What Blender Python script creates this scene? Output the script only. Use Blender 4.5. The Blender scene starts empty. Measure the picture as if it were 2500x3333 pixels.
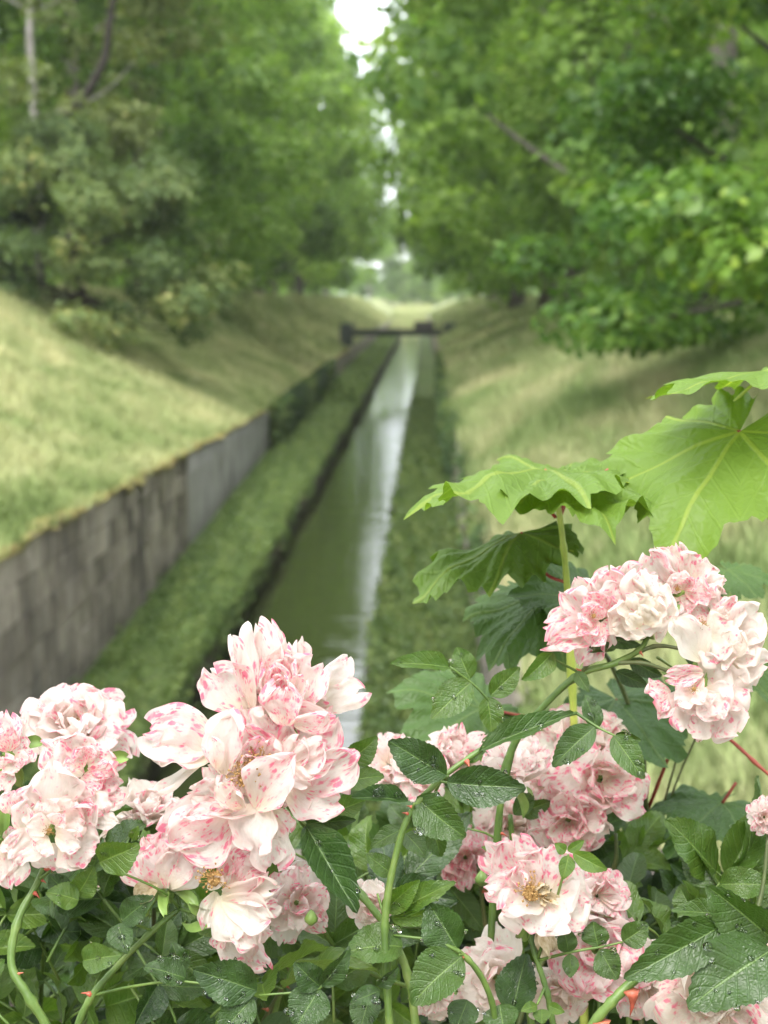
import bpy, math, random
import numpy as np
from mathutils import Vector, Matrix
R = math.radians
scene = bpy.context.scene
col = scene.collection

# ---------------------------------------------------------------- camera
CAM = np.array((0.0, 0.0, 4.9))
PITCH, YAW = R(8.49), R(1.52)
cam_d = bpy.data.cameras.new("camera")
cam = bpy.data.objects.new("camera", cam_d)
col.objects.link(cam)
cam.location = CAM
cam.rotation_euler = (R(90) - PITCH, 0, YAW)
cam_d.sensor_fit = 'VERTICAL'
cam_d.sensor_height = 24
cam_d.lens = 33.6
cam_d.clip_start = 0.02
cam_d.clip_end = 3000
cam_d.dof.use_dof = True
cam_d.dof.focus_distance = 0.80
cam_d.dof.aperture_fstop = 7.0
scene.camera = cam

# ---------------------------------------------------------------- sky, sun, exposure
SUN_EL, SUN_AZ = 56.0, 200.0      # azimuth clockwise from +Y
world = bpy.data.worlds.new("World")
scene.world = world
world.use_nodes = True
nt = world.node_tree
nt.nodes.clear()
sky = nt.nodes.new("ShaderNodeTexSky")
sky.sky_type = 'NISHITA'
sky.sun_disc = False
sky.sun_elevation = R(SUN_EL)
sky.sun_rotation = R(SUN_AZ)
sky.dust_density = 2.0
sky.air_density = 1.0
hs = nt.nodes.new("ShaderNodeHueSaturation")
hs.inputs['Saturation'].default_value = 0.22
hs.inputs['Value'].default_value = 1.0
tc = nt.nodes.new("ShaderNodeTexCoord")
mp = nt.nodes.new("ShaderNodeMapping")
mp.inputs['Scale'].default_value = (1.0, 1.0, 2.2)
nz = nt.nodes.new("ShaderNodeTexNoise")
nz.inputs['Scale'].default_value = 2.6
nz.inputs['Detail'].default_value = 6.0
cr = nt.nodes.new("ShaderNodeValToRGB")
cr.color_ramp.elements[0].position = 0.3
cr.color_ramp.elements[0].color = (0.86, 0.88, 0.92, 1)
cr.color_ramp.elements[1].position = 0.7
cr.color_ramp.elements[1].color = (1.12, 1.11, 1.10, 1)
mu = nt.nodes.new("ShaderNodeMixRGB")
mu.blend_type = 'MULTIPLY'
mu.inputs[0].default_value = 1.0
bg = nt.nodes.new("ShaderNodeBackground")
bg.inputs['Strength'].default_value = 0.15
wo = nt.nodes.new("ShaderNodeOutputWorld")
nt.links.new(sky.outputs[0], hs.inputs['Color'])
nt.links.new(tc.outputs['Generated'], mp.inputs['Vector'])
nt.links.new(mp.outputs[0], nz.inputs['Vector'])
nt.links.new(nz.outputs['Fac'], cr.inputs[0])
oc_ = nt.nodes.new("ShaderNodeMixRGB")
oc_.inputs[0].default_value = 0.62
oc_.inputs[2].default_value = (5.6, 5.8, 6.1, 1)
nt.links.new(hs.outputs[0], oc_.inputs[1])
nt.links.new(oc_.outputs[0], mu.inputs[1])
nt.links.new(cr.outputs[0], mu.inputs[2])
nt.links.new(mu.outputs[0], bg.inputs['Color'])
nt.links.new(bg.outputs[0], wo.inputs['Surface'])

sun_d = bpy.data.lights.new("sun", 'SUN')
sun_d.energy = 1.1
sun_d.angle = R(32)
sun_d.color = (1.0, 0.96, 0.90)
sun = bpy.data.objects.new("sun", sun_d)
col.objects.link(sun)
az, el = R(SUN_AZ), R(SUN_EL)
sdir = Vector((math.sin(az) * math.cos(el), math.cos(az) * math.cos(el), math.sin(el)))
sun.rotation_euler = sdir.to_track_quat('Z', 'Y').to_euler()
sun.location = sdir * 60

scene.view_settings.view_transform = 'Standard'
scene.view_settings.look = 'None'
scene.view_settings.gamma = 1.0
scene.view_settings.use_curve_mapping = False
scene.view_settings.exposure = 2.3
try:
    scene.cycles.max_bounces = 8
    scene.cycles.diffuse_bounces = 4
    scene.cycles.transparent_max_bounces = 8
    scene.cycles.use_denoising = True
except Exception:
    pass

# ---------------------------------------------------------------- helpers
cp, sp, cy_, sy_ = math.cos(PITCH), math.sin(PITCH), math.cos(YAW), math.sin(YAW)
FWD = np.array((-sy_ * cp, cy_ * cp, -sp))
RGT = np.array((cy_, sy_, 0.0))
UPV = np.cross(RGT, FWD)
K = 2500.0 / 1659.0


def PX(x, y, d):
    """Point that lies d metres ahead of the camera (x, y measured on the 2500 x 3333 photograph)."""
    return CAM + FWD * d + RGT * ((x - 1250) / 4666.2 * d) + UPV * (-(y - 1666.5) / 4666.2 * d)


def Q(x, y, d):
    return PX(x * K, y * K, d)


def tag(o, label=None, cat=None, group=None, kind=None):
    if label: o["label"] = label
    if cat: o["category"] = cat
    if group: o["group"] = group
    if kind: o["kind"] = kind
    return o


def empty(name, loc=(0, 0, 0), parent=None):
    o = bpy.data.objects.new(name, None)
    o.location = loc
    o.empty_display_size = 0.05
    col.objects.link(o)
    if parent: o.parent = parent
    return o


def link(name, me, parent=None, mat=None):
    o = bpy.data.objects.new(name, me)
    col.objects.link(o)
    if mat is not None and len(me.materials) == 0:
        me.materials.append(mat)
    if parent is not None:
        o.parent = parent
        if parent.type == 'EMPTY' or True:
            o.matrix_parent_inverse = Matrix.Identity(4)
    return o


def mesh_np(name, v, f, mat=None, smooth=False, uv=None, attr=None):
    """Mesh from an (n,3) array and an (m,k) array of k-gons; uv per vertex; attr: {name: float per vertex}."""
    v = np.asarray(v, np.float32); f = np.asarray(f, np.int32)
    me = bpy.data.meshes.new(name)
    n, (m, k) = len(v), f.shape
    me.vertices.add(n); me.vertices.foreach_set("co", v.ravel())
    me.loops.add(m * k); me.loops.foreach_set("vertex_index", f.ravel())
    me.polygons.add(m)
    me.polygons.foreach_set("loop_start", np.arange(0, m * k, k, dtype=np.int32))
    me.polygons.foreach_set("loop_total", np.full(m, k, np.int32))
    if smooth: me.polygons.foreach_set("use_smooth", np.ones(m, bool))
    if uv is not None:
        l = me.uv_layers.new(name="UVMap")
        l.data.foreach_set("uv", np.asarray(uv, np.float32)[f.ravel()].ravel())
    if attr:
        for a, val in attr.items():
            t = me.attributes.new(a, 'FLOAT', 'POINT')
            t.data.foreach_set("value", np.asarray(val, np.float32))
    if mat is not None: me.materials.append(mat)
    me.update(calc_edges=True)
    return me


class MB:
    """Collects quads and triangles of one part."""
    def __init__(s): s.v, s.f = [], []
    def add(s, v, f):
        o = len(s.v); s.v += [tuple(p) for p in v]; s.f += [tuple(i + o for i in q) for q in f]
    def box(s, lo, hi, jit=0.0, rng=None):
        v = [(x, y, z) for z in (lo[2], hi[2]) for y in (lo[1], hi[1]) for x in (lo[0], hi[0])]
        if jit: v = [tuple(c + rng.uniform(-jit, jit) for c in p) for p in v]
        s.add(v, [(0, 2, 3, 1), (4, 5, 7, 6), (0, 1, 5, 4), (2, 6, 7, 3), (0, 4, 6, 2), (1, 3, 7, 5)])
    def tube(s, pts, rads, n=7, cap=True):
        pts = [np.array(p, float) for p in pts]
        if not hasattr(rads, '__len__'): rads = [rads] * len(pts)
        ref = np.array((0.31, 0.17, 0.93)); rings = []
        for i, p in enumerate(pts):
            t = pts[min(i + 1, len(pts) - 1)] - pts[max(i - 1, 0)]
            t = t / (np.linalg.norm(t) + 1e-12)
            a = np.cross(t, ref); a /= np.linalg.norm(a) + 1e-12
            b = np.cross(t, a); ref = np.cross(a, t) if abs(np.dot(t, ref)) < .95 else ref
            rings.append([p + rads[i] * (math.cos(2 * math.pi * j / n) * a + math.sin(2 * math.pi * j / n) * b) for j in range(n)])
        v = [q for r in rings for q in r]
        f = [(i * n + j, i * n + (j + 1) % n, (i + 1) * n + (j + 1) % n, (i + 1) * n + j) for i in range(len(pts) - 1) for j in range(n)]
        if cap: f.append(tuple(range(n - 1, -1, -1))); f.append(tuple((len(pts) - 1) * n + j for j in range(n)))
        s.add(v, f)
    def mesh(s, name, mat=None, smooth=True):
        me = bpy.data.meshes.new(name)
        me.from_pydata(s.v, [], s.f)
        if smooth: me.polygons.foreach_set("use_smooth", np.ones(len(me.polygons), bool))
        if mat is not None: me.materials.append(mat)
        me.update()
        return me
    def build(s, name, mat, parent=None, smooth=True): return link(name, s.mesh(name, mat, smooth), parent)


def spline(pts, n=6):
    """Smooth curve through the points (centripetal, so uneven spacing does not loop)."""
    p = [np.array(q, float) for q in pts]
    if len(p) < 3: return [p[0] + (p[-1] - p[0]) * t / n for t in range(n + 1)]
    p = [2 * p[0] - p[1]] + p + [2 * p[-1] - p[-2]]
    out = []
    for i in range(1, len(p) - 2):
        P0, P1, P2, P3 = p[i - 1:i + 3]
        t1 = max(1e-4, np.linalg.norm(P1 - P0)) ** .5; t2 = t1 + max(1e-4, np.linalg.norm(P2 - P1)) ** .5; t3 = t2 + max(1e-4, np.linalg.norm(P3 - P2)) ** .5
        for k in range(n):
            t = t1 + (t2 - t1) * k / n
            A1 = P0 * (t1 - t) / t1 + P1 * t / t1; A2 = P1 * (t2 - t) / (t2 - t1) + P2 * (t - t1) / (t2 - t1); A3 = P2 * (t3 - t) / (t3 - t2) + P3 * (t - t2) / (t3 - t2)
            B1 = A1 * (t2 - t) / t2 + A2 * t / t2; B2 = A2 * (t3 - t) / (t3 - t1) + A3 * (t - t1) / (t3 - t1)
            out.append(B1 * (t2 - t) / (t2 - t1) + B2 * (t - t1) / (t2 - t1))
    out.append(p[-2])
    return out


# ---------------------------------------------------------------- materials
class NT:
    """Small node-tree builder."""
    def __init__(s, name):
        s.m = bpy.data.materials.new(name); s.m.use_nodes = True
        s.t = s.m.node_tree; s.t.nodes.clear()
        s.out = s.n("ShaderNodeOutputMaterial")
    def n(s, typ, **kw):
        o = s.t.nodes.new(typ)
        for k, v in kw.items():
            setattr(o, k, v)
        return o
    def l(s, a, b): s.t.links.new(a, b)
    def set(s, sock, v):
        if isinstance(v, bpy.types.NodeSocket): s.l(v, sock)
        else: sock.default_value = v
    def math(s, op, a, b=0.0, c=None, clamp=False):
        o = s.n("ShaderNodeMath", operation=op); o.use_clamp = clamp
        s.set(o.inputs[0], a); s.set(o.inputs[1], b)
        if c is not None: s.set(o.inputs[2], c)
        return o.outputs[0]
    def mix(s, f, a, b, mode='MIX'):
        o = s.n("ShaderNodeMixRGB", blend_type=mode)
        s.set(o.inputs[0], f); s.set(o.inputs[1], a if not isinstance(a, tuple) else (*a, 1)[:4]); s.set(o.inputs[2], b if not isinstance(b, tuple) else (*b, 1)[:4])
        return o.outputs[0]
    def noise(s, vec, scale, detail=4, rough=.55, dist=0.0):
        o = s.n("ShaderNodeTexNoise"); s.set(o.inputs['Vector'], vec); o.inputs['Scale'].default_value = scale
        o.inputs['Detail'].default_value = detail; o.inputs['Roughness'].default_value = rough; o.inputs['Distortion'].default_value = dist
        return o.outputs['Fac']
    def voronoi(s, vec, scale, feature='F1', rnd=1.0):
        o = s.n("ShaderNodeTexVoronoi"); o.feature = feature; s.set(o.inputs['Vector'], vec)
        o.inputs['Scale'].default_value = scale; o.inputs['Randomness'].default_value = rnd
        return o
    def ramp(s, f, stops):
        o = s.n("ShaderNodeValToRGB"); e = o.color_ramp.elements
        while len(e) < len(stops): e.new(.5)
        for i, (p, c) in enumerate(stops):
            e[i].position = p; e[i].color = (*c, 1) if isinstance(c, tuple) else (c, c, c, 1)
        s.set(o.inputs[0], f)
        return o.outputs[0]
    def smooth(s, x, a, b):
        o = s.n("ShaderNodeMapRange", interpolation_type='SMOOTHSTEP')
        s.set(o.inputs['Value'], x); s.set(o.inputs['From Min'], a); s.set(o.inputs['From Max'], b)
        return o.outputs[0]
    def map(s, vec, scale=(1, 1, 1), loc=(0, 0, 0)):
        o = s.n("ShaderNodeMapping"); s.l(vec, o.inputs[0]); o.inputs['Scale'].default_value = scale; o.inputs['Location'].default_value = loc
        return o.outputs[0]
    def comb(s, x, y, z):
        o = s.n("ShaderNodeCombineXYZ"); s.set(o.inputs[0], x); s.set(o.inputs[1], y); s.set(o.inputs[2], z)
        return o.outputs[0]
    def sep(s, v):
        o = s.n("ShaderNodeSeparateXYZ"); s.l(v, o.inputs[0]); return o.outputs
    def attr(s, name): return s.n("ShaderNodeAttribute", attribute_name=name).outputs['Fac']
    def bump(s, h, strength=.3, dist=.01):
        o = s.n("ShaderNodeBump"); o.inputs['Strength'].default_value = strength; o.inputs['Distance'].default_value = dist
        s.set(o.inputs['Height'], h); return o.outputs[0]
    def bsdf(s, color, rough=.6, spec=.5, normal=None, **kw):
        o = s.n("ShaderNodeBsdfPrincipled")
        s.set(o.inputs['Base Color'], (*color, 1) if isinstance(color, tuple) else color)
        s.set(o.inputs['Roughness'], rough); s.set(o.inputs['Specular IOR Level'], spec)
        if normal is not None: s.l(normal, o.inputs['Normal'])
        for k, v in kw.items(): s.set(o.inputs[k.replace('_', ' ')], v)
        return o.outputs[0]
    def leafy(s, color, tcol, rough, spec, fac, normal=None):
        """Reflecting surface mixed with light that shines through."""
        a = s.bsdf(color, rough, spec, normal)
        t = s.n("ShaderNodeBsdfTranslucent"); s.set(t.inputs[0], (*tcol, 1) if isinstance(tcol, tuple) else tcol)
        if normal is not None: s.l(normal, t.inputs['Normal'])
        x = s.n("ShaderNodeMixShader"); s.set(x.inputs[0], fac); s.l(a, x.inputs[1]); s.l(t.outputs[0], x.inputs[2])
        s.l(x.outputs[0], s.out.inputs[0]); return s.m
    def done(s, sh): s.l(sh, s.out.inputs[0]); return s.m


def crown_mat(name, stops, rough=.45, fac=.38):
    t = NT(name)
    c = t.ramp(t.attr('var'), stops)
    tc_ = t.mix(1.0, c, (1.35, 1.45, .75), 'MULTIPLY')
    return t.leafy(c, tc_, rough, .22, fac)


def bark_mat(name, a, b):
    t = NT(name); g = t.n("ShaderNodeTexCoord").outputs['Object']
    v = t.map(g, (6, 6, 1.4)); n1 = t.noise(v, 2.2, 6, .65)
    c = t.ramp(n1, [(.3, a), (.7, b)])
    return t.done(t.bsdf(c, .85, .2, t.bump(n1, .6, .04)))


def grass_mat(name, green, straw, k=.5, dark=(.03, .06, .015)):
    t = NT(name); g = t.n("ShaderNodeNewGeometry").outputs['Position']
    n1 = t.noise(t.map(g, (1, .45, 1)), .55, 3, .6, .6)
    n2 = t.noise(g, 3.5, 4, .65)
    f = t.math('ADD', t.math('MULTIPLY', n1, .75), t.math('MULTIPLY', n2, .35))
    c = t.ramp(f, [(.38, dark), (.38 + .16 * (1 - k), green), (.80 - .18 * k, straw)])
    v = t.math('ADD', .78, t.math('MULTIPLY', t.attr('var'), .5))
    c = t.mix(1.0, c, t.comb(v, v, v), 'MULTIPLY')
    return t.leafy(c, c, .7, .2, .25)


def soil_mat(name, stops, scale=2.0):
    t = NT(name); g = t.n("ShaderNodeNewGeometry").outputs['Position']
    n1 = t.noise(g, scale, 8, .65); c = t.ramp(n1, stops)
    return t.done(t.bsdf(c, .9, .2, t.bump(t.noise(g, scale * 9, 5), .5, .03)))

# ================================================================ THE SETTING
M_grass = grass_mat("meadow_grass", (.22, .275, .10), (.49, .475, .25), .5, (.13, .18, .055))
M_grass_r = grass_mat("dry_grass", (.19, .255, .09), (.46, .43, .24), .36, (.10, .15, .045))
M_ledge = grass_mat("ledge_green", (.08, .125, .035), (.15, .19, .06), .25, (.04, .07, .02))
M_mud = soil_mat("mud", [(.35, (.02, .019, .012)), (.65, (.055, .048, .03))], 1.3)
M_soil = soil_mat("litter_soil", [(.3, (.07, .05, .035)), (.55, (.14, .10, .07)), (.75, (.26, .17, .11))], 3.0)

# water
t = NT("water"); g = t.n("ShaderNodeNewGeometry").outputs['Position']
h1 = t.noise(t.map(g, (.16, 1.0, 1)), 1.3, 3, .5)
h2 = t.noise(t.map(g, (.5, 3.0, 1)), 2.0, 2, .5)
M_water = t.done(t.bsdf((.022, .028, .010), .05, .5, t.bump(t.math('ADD', h1, t.math('MULTIPLY', h2, .3)), .5, .03), IOR=1.333))

# old grey rendered stone of the canal wall
def wall_mat(name, a, b, c_, streak):
    t = NT(name); g = t.n("ShaderNodeNewGeometry").outputs['Position']
    n1 = t.noise(t.map(g, (1, 1.3, .8)), 2.2, 7, .72)
    n2 = t.noise(g, .55, 3, .5)
    n3 = t.noise(g, 11, 6, .7)
    c = t.ramp(t.math('ADD', t.math('MULTIPLY', n1, .6), t.math('MULTIPLY', t.noise(g, 1.7, 7, .7), .4)), [(.36, a), (.50, b), (.66, c_)])
    c = t.mix(t.math('MULTIPLY', t.smooth(n2, .45, .7), .6), c, streak)
    vv = t.math('ADD', .62, t.math('MULTIPLY', t.n('ShaderNodeObjectInfo').outputs['Random'], .75)); c = t.mix(1.0, c, t.comb(vv, vv, vv), 'MULTIPLY')
    z = t.sep(g)[2]
    run = t.noise(t.map(g, (1, .9, .28)), 1.3, 6, .62, .5)
    c = t.mix(t.math('MULTIPLY', t.smooth(run, .50, .70), .75), c, (.06, .055, .055))
    c = t.mix(t.math('MULTIPLY', t.smooth(t.noise(t.map(g, (1, 1.4, .7)), 2.0, 6, .7), .56, .74), .6), c, (.36, .34, .30))
    c = t.mix(t.math('MULTIPLY', t.smooth(n3, .52, .75), .55), c, (.10, .11, .05))
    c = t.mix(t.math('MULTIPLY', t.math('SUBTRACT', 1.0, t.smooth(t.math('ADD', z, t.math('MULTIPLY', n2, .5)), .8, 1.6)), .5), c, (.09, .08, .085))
    return t.done(t.bsdf(c, .9, .2, t.bump(t.math('ADD', n3, n1), .7, .05)))
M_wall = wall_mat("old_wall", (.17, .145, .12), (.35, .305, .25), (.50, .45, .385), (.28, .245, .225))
M_wall2 = wall_mat("pale_wall", (.23, .22, .205), (.35, .335, .315), (.44, .42, .40), (.35, .335, .33))
M_stone = wall_mat("parapet_stone", (.06, .05, .042), (.12, .10, .085), (.18, .155, .13), (.09, .08, .07))
t = NT("coping_moss"); g = t.n("ShaderNodeNewGeometry").outputs['Position']
n1 = t.noise(g, 2.2, 6, .65)
M_moss = t.done(t.bsdf(t.ramp(n1, [(.3, (.12, .105, .06)), (.5, (.22, .20, .07)), (.7, (.30, .22, .10))]), .95, .1, t.bump(n1, .8, .04)))

YS = np.concatenate([np.arange(-8, 30, 1.0), np.arange(30, 120, 3.0), np.arange(120, 700, 20.0)])
rng = np.random.default_rng(4)


def wobble(x, y, s):
    return (np.sin(x * 1.3 * s + y * .7 * s) + np.sin(y * 1.9 * s - x * .9 * s + 1.3) + np.sin(y * .45 * s + 2.1 + x * 2.3 * s)) / 3


def wallx(y): return np.interp(y, [-8, 12.7, 41, 93, 700], [-3.6, -3.70, -4.33, -4.6, -4.7])
def wallz(y): return np.interp(y, [-8, 12.7, 41, 93, 700], [2.72, 2.67, 1.80, 1.75, 1.75])
def lbank(tt, y):
    """Left bank: tt 0 at the wall top, 1 at the crest."""
    x = wallx(y) - tt * 4.9
    z = wallz(y) + (4.72 - wallz(y)) * (tt ** 1.1)
    return x, z + .09 * wobble(x, y, 1.2) * np.minimum(1, tt * 4)
def rbank_x(y): return np.interp(y, [-8, 30, 93, 700], [.66, .70, .85, .9])
def rbank(tt, y):
    x = rbank_x(y) + tt * 5.4
    z = 2.32 + (4.66 - 2.32) * (tt ** .95)
    return x, z + .09 * wobble(x, y, 1.1) * np.minimum(1, tt * 4)


def sheet(name, cols, mat):
    """cols: function of (column parameter, Y) -> x, z over a list of parameters."""
    prm, fn = cols
    v, n = [], len(prm)
    for y in YS:
        for p in prm:
            x, z = fn(p, y); v.append((x, y, z))
    f = [(i * n + j, i * n + j + 1, (i + 1) * n + j + 1, (i + 1) * n + j) for i in range(len(YS) - 1) for j in range(n - 1)]
    v = np.array(v); f = np.array(f)
    a = v[f[0]]
    if np.cross(a[1] - a[0], a[2] - a[0])[2] < 0: f = f[:, ::-1]
    o = link(name, mesh_np(name, v, f, mat, True))
    return tag(o, kind='structure')


def left_fn(p, y):
    if p <= 1: return lbank(p, y)
    return wallx(y) - 4.9 - (p - 1), 4.72 + .05 * wobble(p, y, .6)
def right_fn(p, y):
    if p <= 1: return rbank(p, y)
    return rbank_x(y) + 5.4 + (p - 1), 4.66 + .05 * wobble(p, y, .6)
PR = list(np.linspace(0, 1, 14)) + [1.5, 2.5, 4, 7, 12, 25, 60, 160, 400]
sheet('left_bank', (PR, left_fn), M_grass)
sheet('right_bank', (PR, right_fn), M_grass_r)
# ledges at the foot of the walls, with an uneven muddy edge to the water
def ledge_l(p, y):
    x = -2.72 + .10 * wobble(0, y, 1.1)
    if p < 0: return wallx(y) - .02, .72
    if p < 1: return wallx(y) + (x - wallx(y)) * p, (.70 + .05 * wobble(p * 2, y, 1.6)) - .30 * max(0, p - .35)
    return x, .42
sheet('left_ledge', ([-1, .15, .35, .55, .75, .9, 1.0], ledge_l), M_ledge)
def rl_x(y): return np.interp(y, [-8, 10, 40, 93, 700], [-.62, -.62, -.50, -.25, -.2]) + .10 * wobble(1, y, 1.3)
def ledge_r(p, y): return rl_x(y) + (rbank_x(y) + .06 - rl_x(y)) * p, .66 + .05 * wobble(p * 2, y, 1.4)
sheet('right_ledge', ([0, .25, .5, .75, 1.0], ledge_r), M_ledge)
def edge_l(p, y):
    x = -2.72 + .10 * wobble(0, y, 1.1)
    return x + [-.2, .05, .02, .06][p] + .03 * wobble(p, y, 3) * (p > 0), [.46, .34, .15, -.4][p]
def edge_r(p, y): return rl_x(y) - [-.2, .05, .02, .06][p], [.60, .42, .2, -.4][p]
sheet('left_waterside', (range(4), edge_l), M_mud)
sheet('right_waterside', (range(4), edge_r), M_mud)
sheet('canal_bed', ([-3.2, -1.5, .2], lambda p, y: (p, -.38)), M_mud)
sheet('water', ([-3.0, -2.4, -1.6, -.8, 0.2], lambda p, y: (p, 0.0)), M_water)
for o in (bpy.data.objects['canal_bed'],): pass

# ---- left retaining wall: a thing in sections, mossy coping on top
def wall_section(name, y0, y1, mat, parent, xf, zf, zb, sgn, step=.8, thick=.45):
    ys = np.arange(y0, y1 + .01, step); rows = [0, .25, .5, .75, 1]
    v, n = [], len(rows)
    for y in ys:
        for r in rows:
            z = zb + (zf(y) - zb) * r
            v.append((xf(y) + sgn * (.02 * wobble(z * 2, y, 2.6)), y, z))
        v.append((xf(y) - sgn * thick, y, zf(y) - .001))
    n += 1
    f = [(i * n + j, (i + 1) * n + j, (i + 1) * n + j + 1, i * n + j + 1) for i in range(len(ys) - 1) for j in range(n - 1)]
    return link(name, mesh_np(name, np.array(v), np.array(f), mat, True), parent)

lw = tag(empty('retaining_wall', (-3.7, 12, .7)), 'weathered grey canal wall below the pale grassy bank, mossy along its top', 'wall')
def wpart(name, *a, **k):
    o = wall_section(name, *a, **k); o.parent = lw; o.matrix_parent_inverse = Matrix.Translation((3.7, -12, -.7)); return o
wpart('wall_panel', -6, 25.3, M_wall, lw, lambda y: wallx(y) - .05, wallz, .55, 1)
rs_ = random.Random(44)
for k in range(6):
    y = 10.2 + rs_.uniform(0, .5)
    while y < 23.9:
        L = rs_.uniform(.42, .85); y1 = min(y + L, 23.97); f0, f1 = k / 6, (k + 1) / 6; pr = rs_.uniform(-.012, .014)
        q = []
        for yy in (y + .008, y1 - .008):
            for ff in (f0, f1):
                z = .55 + (wallz(yy) - .005 - .55) * ff + (.008 if ff == f0 else -.008)
                for dx in (-.2, pr): q.append((wallx(yy) + dx + rs_.uniform(-.004, .004), yy + rs_.uniform(-.003, .003), z + rs_.uniform(-.004, .004)))
        mb = MB(); mb.add(q, [(0, 1, 3, 2), (4, 6, 7, 5), (0, 4, 5, 1), (2, 3, 7, 6), (1, 5, 7, 3), (0, 2, 6, 4)])
        o = mb.build('stone', M_wall, lw, False); o.matrix_parent_inverse = Matrix.Translation((3.7, -12, -.7)); y += L
w2 = wpart('wall_panel', 23.975, 41.3, M_wall2, lw, lambda y: wallx(y) - .008, wallz, .55, 1); w2['label'] = 'paler section of the wall'
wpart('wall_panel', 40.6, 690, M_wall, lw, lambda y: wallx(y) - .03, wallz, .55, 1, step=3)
mv, mf = [], []
ys = np.arange(-6, 90, .35)
for y in ys:
    for j, (dx, dz) in enumerate(((.035, -.04), (.04, .015), (-.06, .04), (-.22, .04), (-.42, .01))):
        mv.append((wallx(y) + dx + .03 * rng.normal(), y, wallz(y) + dz + .025 * rng.normal()))
mf = [(i * 5 + j, i * 5 + j + 1, i * 5 + 6 + j, i * 5 + 5 + j) for i in range(len(ys) - 1) for j in range(4)]
o = link('mossy_coping', mesh_np('mossy_coping', np.array(mv), np.array(mf)[:, ::-1], M_moss, True), lw); o.matrix_parent_inverse = Matrix.Translation((3.7, -12, -.7))

rw = tag(empty('low_wall', (.66, 10, .7)), 'low grey wall along the other side of the canal, half hidden by greenery', 'wall')
o = wall_section('wall_face', -6, 690, M_wall, rw, lambda y: rbank_x(y) - .0, lambda y: 2.34 + .0 * y, .55, -1, step=.8)
o.matrix_parent_inverse = Matrix.Translation((-.66, -10, -.7))

# ---- stone wall and flower bed under the roses
pw = tag(empty('stone_wall', (-1.4, 3.1, .0)), 'low brown stone wall glimpsed through the rose leaves at the foot of the photo', 'wall')
rr = random.Random(3)
def ppart(mb, name, m):
    o = mb.build(name, m, pw, False); o.matrix_parent_inverse = Matrix.Translation((1.4, -3.1, 0)); return o
zz = -.3
while zz < 3.42:
    hgt = rr.uniform(.2, .3); xx = -3.4
    if zz + hgt > 3.30: hgt = 3.46 - zz
    while xx < .52:
        L = rr.uniform(.28, .55)
        mb = MB(); mb.box((xx + .008, 3.0 + rr.uniform(0, .03), zz + .008), (min(xx + L, .6) - .008, 3.3, zz + hgt - .008), .012, rr)
        ppart(mb, 'stone', M_stone); xx += L
    zz += hgt
xx = -3.4
while xx < .5:
    L = rr.uniform(.6, .9); mb = MB(); mb.box((xx + .006, 2.96, 3.465), (min(xx + L, .62) - .006, 3.34, 3.58), .008, rr); ppart(mb, 'coping_stone', M_stone); xx += L

bv = []
for i, y in enumerate(np.linspace(-2.5, 2.6, 16)):
    for j, x in enumerate(np.linspace(-3.2, 4.5, 24)):
        e = min(1, max(0, (2.6 - y) / .8))
        bv.append((x, y, 2.2 + 1.05 * e + .05 * wobble(x, y, 3)))
bf = [(i * 24 + j, i * 24 + j + 1, i * 24 + 25 + j, i * 24 + 24 + j) for i in range(15) for j in range(23)]
tag(link('flower_bed', mesh_np('flower_bed', np.array(bv), np.array(bf), M_soil, True)), kind='structure')
# bare earth with leaf litter on the near right bank
ev, ef = [], []
for i, y in enumerate(np.linspace(3.6, 9.5, 26)):
    for j, tt in enumerate(np.linspace(0, 1, 8)):
        w0 = .02 + .015 * math.sin(y * 2.1); w1 = .10 + .05 * math.sin(y * 1.3 + 1)
        x, z = rbank(w0 + (w1 - w0) * tt, y); ev.append((x, y, z + .012))
ef = [(i * 8 + j, i * 8 + j + 1, i * 8 + 9 + j, i * 8 + 8 + j) for i in range(25) for j in range(7)]
tag(link('bare_earth', mesh_np('bare_earth', np.array(ev), np.array(ef), M_soil, True)), kind='structure')


# ---- grass, ground cover, ivy: nobody could count the blades
def tufts(name, pts, h, w, mat, lean=.5, nb=3, seed=1):
    r = np.random.default_rng(seed); n = len(pts)
    V = []; var = []
    for b in range(nb):
        a = r.uniform(0, 2 * np.pi, n); hh = h * r.uniform(.5, 1.25, n); ln = lean * hh * r.uniform(.2, 1.2, n)
        base = pts + np.stack([r.normal(0, w * 1.5, n), r.normal(0, w * 1.5, n), -.02 * np.ones(n)], 1)
        side = np.stack([-np.sin(a), np.cos(a), 0 * a], 1) * (w * r.uniform(.6, 1.3, n))[:, None]
        tip = base + np.stack([np.cos(a) * ln, np.sin(a) * ln, hh], 1)
        V.append(np.stack([base - side, base + side, tip], 1))
        var.append(np.repeat(r.uniform(0, 1, n), 3))
    V = np.concatenate(V).reshape(-1, 3); var = np.concatenate(var)
    F = np.arange(len(V)).reshape(-1, 3)
    return tag(link(name, mesh_np(name, V, F, mat, False, attr={'var': var})), kind='stuff')


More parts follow.
